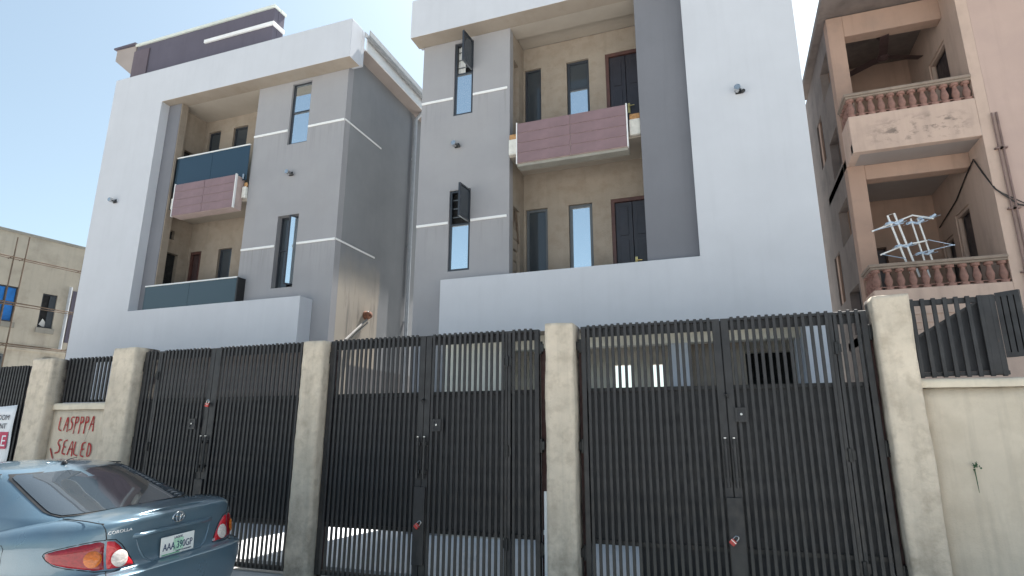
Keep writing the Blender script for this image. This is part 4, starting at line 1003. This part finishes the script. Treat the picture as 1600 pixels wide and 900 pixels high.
# points on the painted shell: s runs along the outline from the middle of the tail
def shell(s, z, sgn=1, off=0.0):
    xr, xf, w_ = lvl(z); 
    key = (round(xr, 4), round(w_, 4))
    if key not in CACHE: CACHE[key] = outline(xr, xf, w_)[1:]
    pts, L = CACHE[key]
    lo, hi = 0, len(L)-1
    while hi-lo > 1:
        m = (lo+hi)//2
        if L[m] < s: lo = m
        else: hi = m
    f = (s-L[lo])/(L[hi]-L[lo]+1e-9); p = pts[lo].lerp(pts[hi], f); t = (pts[hi]-pts[lo]).normalized(); n = Vector((-t.y, t.x, 0))
    if n.x > 0 and s < .8: n = -n
    if s >= .8 and n.y < 0: n = -n
    p = p+n*off
    return Vector((p.x, sgn*p.y, z))
CACHE = {}
def lamp_patch(tab, sgn, depth, n=26, rowsn=10):
    rows = []
    s0, s1 = tab[0][0], tab[-1][0]
    for i in range(n+1):
        s = s0+(s1-s0)*i/n; lo, hi = lerpt(tab, s); rows.append([])
        for j in range(rowsn+1):
            v = j/rowsn; u = i/n
            e = 1-max(abs(2*u-1), abs(2*v-1))**6
            rows[-1].append(tuple(shell(s, lo+(hi-lo)*v, sgn, -.004+depth*e)))
    return MB().grid(rows)
IN = [(.395, .745, .756), (.45, .744, .835), (.50, .743, .905), (.545, .743, .948), (.60, .744, .956)]
OUT = [(.608 if False else .608, .744, .957), (.70, .752, .957), (.80, .772, .948), (.92, .788, .932), (1.05, .810, .912), (1.13, .845, .896), (1.16, .868, .884)]
OUT = [(.608+(s-.608)*.78, lo, hi) for s, lo, hi in OUT]
for sgn in (1, -1):
    tl = cobj(lamp_patch(OUT, sgn, .020), 'tail_light', LRED, car)
    cobj(lamp_patch(IN, sgn, .020), 'inner_lens', LRED2, tl)
    for (s, z, rx, rz, mt, nm) in ((.508, .815, .062, .062, LCLR, 'reversing_lens'), (.685, .838, .056, .060, LAMB, 'amber_lens')):
        m = MB(); rows = []
        for r in range(6):
            rr = r/5; rows.append([tuple(shell(s+rx*rr*math.cos(a*math.pi/12), z+rz*rr*math.sin(a*math.pi/12), sgn, .017+.012*(1-rr**4))) for a in range(25)])
        cobj(m.grid(rows), nm, mt, tl)
    # panel gaps: lamp outline and boot lid shut line
    def gapline(pts, r=.0035): cobj(MB().tube([tuple(shell(s, z, sgn, -.0005)) for s, z in pts], r, 6), 'panel_gap', GAP, car)
    k = [(s, hi+.006) for s, lo, hi in OUT] + [(OUT[-1][0]+.01, .876)] + [(s, lo-.006) for s, lo, hi in reversed(OUT)]
    gapline(k); gapline([(.60, .738), (.55, .730), (.46, .735), (.388, .74), (.44, .842), (.49, .912), (.54, .957), (.60, .963)])
    gapline([(.604, .963), (.612, 1.0), (.622, 1.04), (.640, 1.075), (.655, 1.094)], .004)
    gapline([(.604, .738), (.62, .722), (.66, .712)])
    cobj(MB().tube([(.13, sgn*.66, 1.094), (.16, sgn*.678, 1.099), (.30, sgn*.672, 1.107), (.5, sgn*.655, 1.108), (.62, sgn*.64, 1.107)], .004, 6), 'panel_gap', GAP, car)
    cobj(MB().tube([tuple(shell(s, .716, sgn, .002)) for s in (.66, .8, .95, 1.1, 1.25, 1.36)], .0035, 6), 'panel_gap', GAP, car)
    P = [[tuple(shell(s, z, sgn, .006)) for s in (.83, .86, .89, .92, .95)] for z in (.42, .445, .47)]
    cobj(MB().grid(P), 'reflector', LRED, car)
    # wing mirror and door seams, seen only from other viewpoints
    cobj(MB().lathe([(0, .06), (.03, .085), (.10, .08), (.13, .05)], (3.02, sgn*.92, 1.02), (1, 0, 0), 14), 'wing_mirror', CARP, car)
    cobj(MB().box(2.98, 3.10, min(sgn*.78, sgn*.90), max(sgn*.78, sgn*.90), .97, 1.0), 'mirror_arm', BLACK, car, False)
    for x in (1.28, 2.22, 3.30):
        w0 = lvl(.5)[2]
        cobj(MB().tube([(x+.0, sgn*.879, .30), (x, sgn*.8795, .55), (x, sgn*.874, .80), (x, sgn*.845, .905), (x, sgn*.80, .945)], .003, 6), 'door_seam', GAP, car)
    for x in (1.45, 2.42):
        cobj(MB().tube([(x, sgn*.875, .80), (x+.04, sgn*.90, .802), (x+.16, sgn*.90, .806), (x+.20, sgn*.875, .806)], .012, 6), 'door_handle', CARP, car)
    P = [[(4.50-.35*i/8-.02*(i/8), sgn*(.52+.26*i/8), .60+.13*j/4+.05*i/8) for i in range(9)] for j in range(5)]
    cobj(MB().grid([[(x+.05*(1 - (jj/4)), y, z) for (x, y, z) in row] for jj, row in enumerate(P)]), 'headlight', LCLR, car)
# fuel flap groove on the near rear wing
xs = [(.93, .80), (.93, .93), (.96, .96), (1.08, .955), (1.10, .93), (1.10, .80), (1.07, .78), (.95, .78), (.93, .80)]
def wing(x, z):
    xr, xf, w_ = lvl(z); q = abs(XM-x)/(XM-xr); return Vector((x, w_*(1-q**6)**(1/6), .70+(z-.70)/.40*(lerpt(HP, x)[0]-.70)))
cobj(MB().tube([tuple(wing(x, z)) for x, z in xs], .0025, 6), 'fuel_flap', GAP, car)
# boot: garnish bar, number plate recess lips, plate, emblem and lettering
gb = MB(); rows = []
for i in range(21):
    y = .405-.80*i/20; e = min(1, min(i, 20-i)/2.0)
    x0 = shell(abs(y)+1e-4, .95).x
    rows.append([(x0+.004, y, .975), (x0-.014*e, y, .972), (x0-.030*e, y, .962), (x0-.034*e, y, .948), (x0-.024*e, y, .936), (x0+.004, y, .930)])
cobj(gb.grid(rows), 'boot_garnish', CARP, car)
for sgn in (1, -1):
    cobj(MB().tube([tuple(shell(s, z, sgn, -.004)) for s, z in ((.37, .925), (.345, .85), (.305, .77), (.25, .735))], [.004, .009, .011, .006], 8), 'recess_edge', CARP, car)
cobj(MB().tube([tuple(shell(abs(y), .731, 1 if y >= 0 else -1, -.003)) for y in (.25, .12, 0.001, -.12, -.25)], .009, 8), 'recess_edge', CARP, car)
px = .098
pl = cobj(MB().box(px-.006, px, -.168, .168, .738, .890), 'number_plate', PLATEW, car, False, .004, 1)
cobj(MB().box(px-.0075, px-.0061, -.055, .045, .765, .862), 'plate_map', PLATEGL, pl, False)
cobj(MB().box(px-.0075, px-.0061, -.02, .155, .744, .752), 'plate_stripe', PLATEG, pl, False)
MT = Matrix(((0, 0, -1, 0), (-1, 0, 0, 0), (0, 1, 0, 0), (0, 0, 0, 1)))
def ctext(body, size, y, z, x, mat, name, par, sx=1.0, ang=0, ext=.0012): return text_mesh(body, size, ext, MC @ Matrix.Translation((x, y, z)) @ Matrix.Rotation(ang, 4, 'Z') @ MT @ Matrix.Diagonal((sx, 1, 1, 1)), mat, name, par)
ctext('AAA 390GP', .082, 0, .780, px-.009, PLATEK, 'plate_number', pl, .72)
ctext('LAGOS', .026, 0, .862, px-.009, PLATEK, 'plate_state', pl)
ctext('CENTRE OF EXCELLENCE', .014, -.06, .754, px-.009, PLATEK, 'plate_motto', pl)
xe = shell(.001, 1.03).x-.004
def ell(cy, cz, a, b, r=.0055): return [(xe, cy+a*math.cos(k*math.pi/14), cz+b*math.sin(k*math.pi/14)) for k in range(29)]
em = MB()
for (cz, a, b, r) in ((1.034, .058, .040, .0062), (1.034, .022, .037, .0048), (1.052, .042, .017, .0048)): em.tube(ell(0, cz, a, b), r, 6, cap=False)
cobj(em, 'emblem', CHROME, car)
ctext('COROLLA', .034, .52, 1.004, shell(.52, 1.01).x-.007, SILVER, 'badge_lettering', car, 1.25, -.07, .002)
ctext('LE', .028, -.40, .752, shell(.40, .765).x-.008, SILVER, 'trim_lettering', car, 1.1, .04, .002)
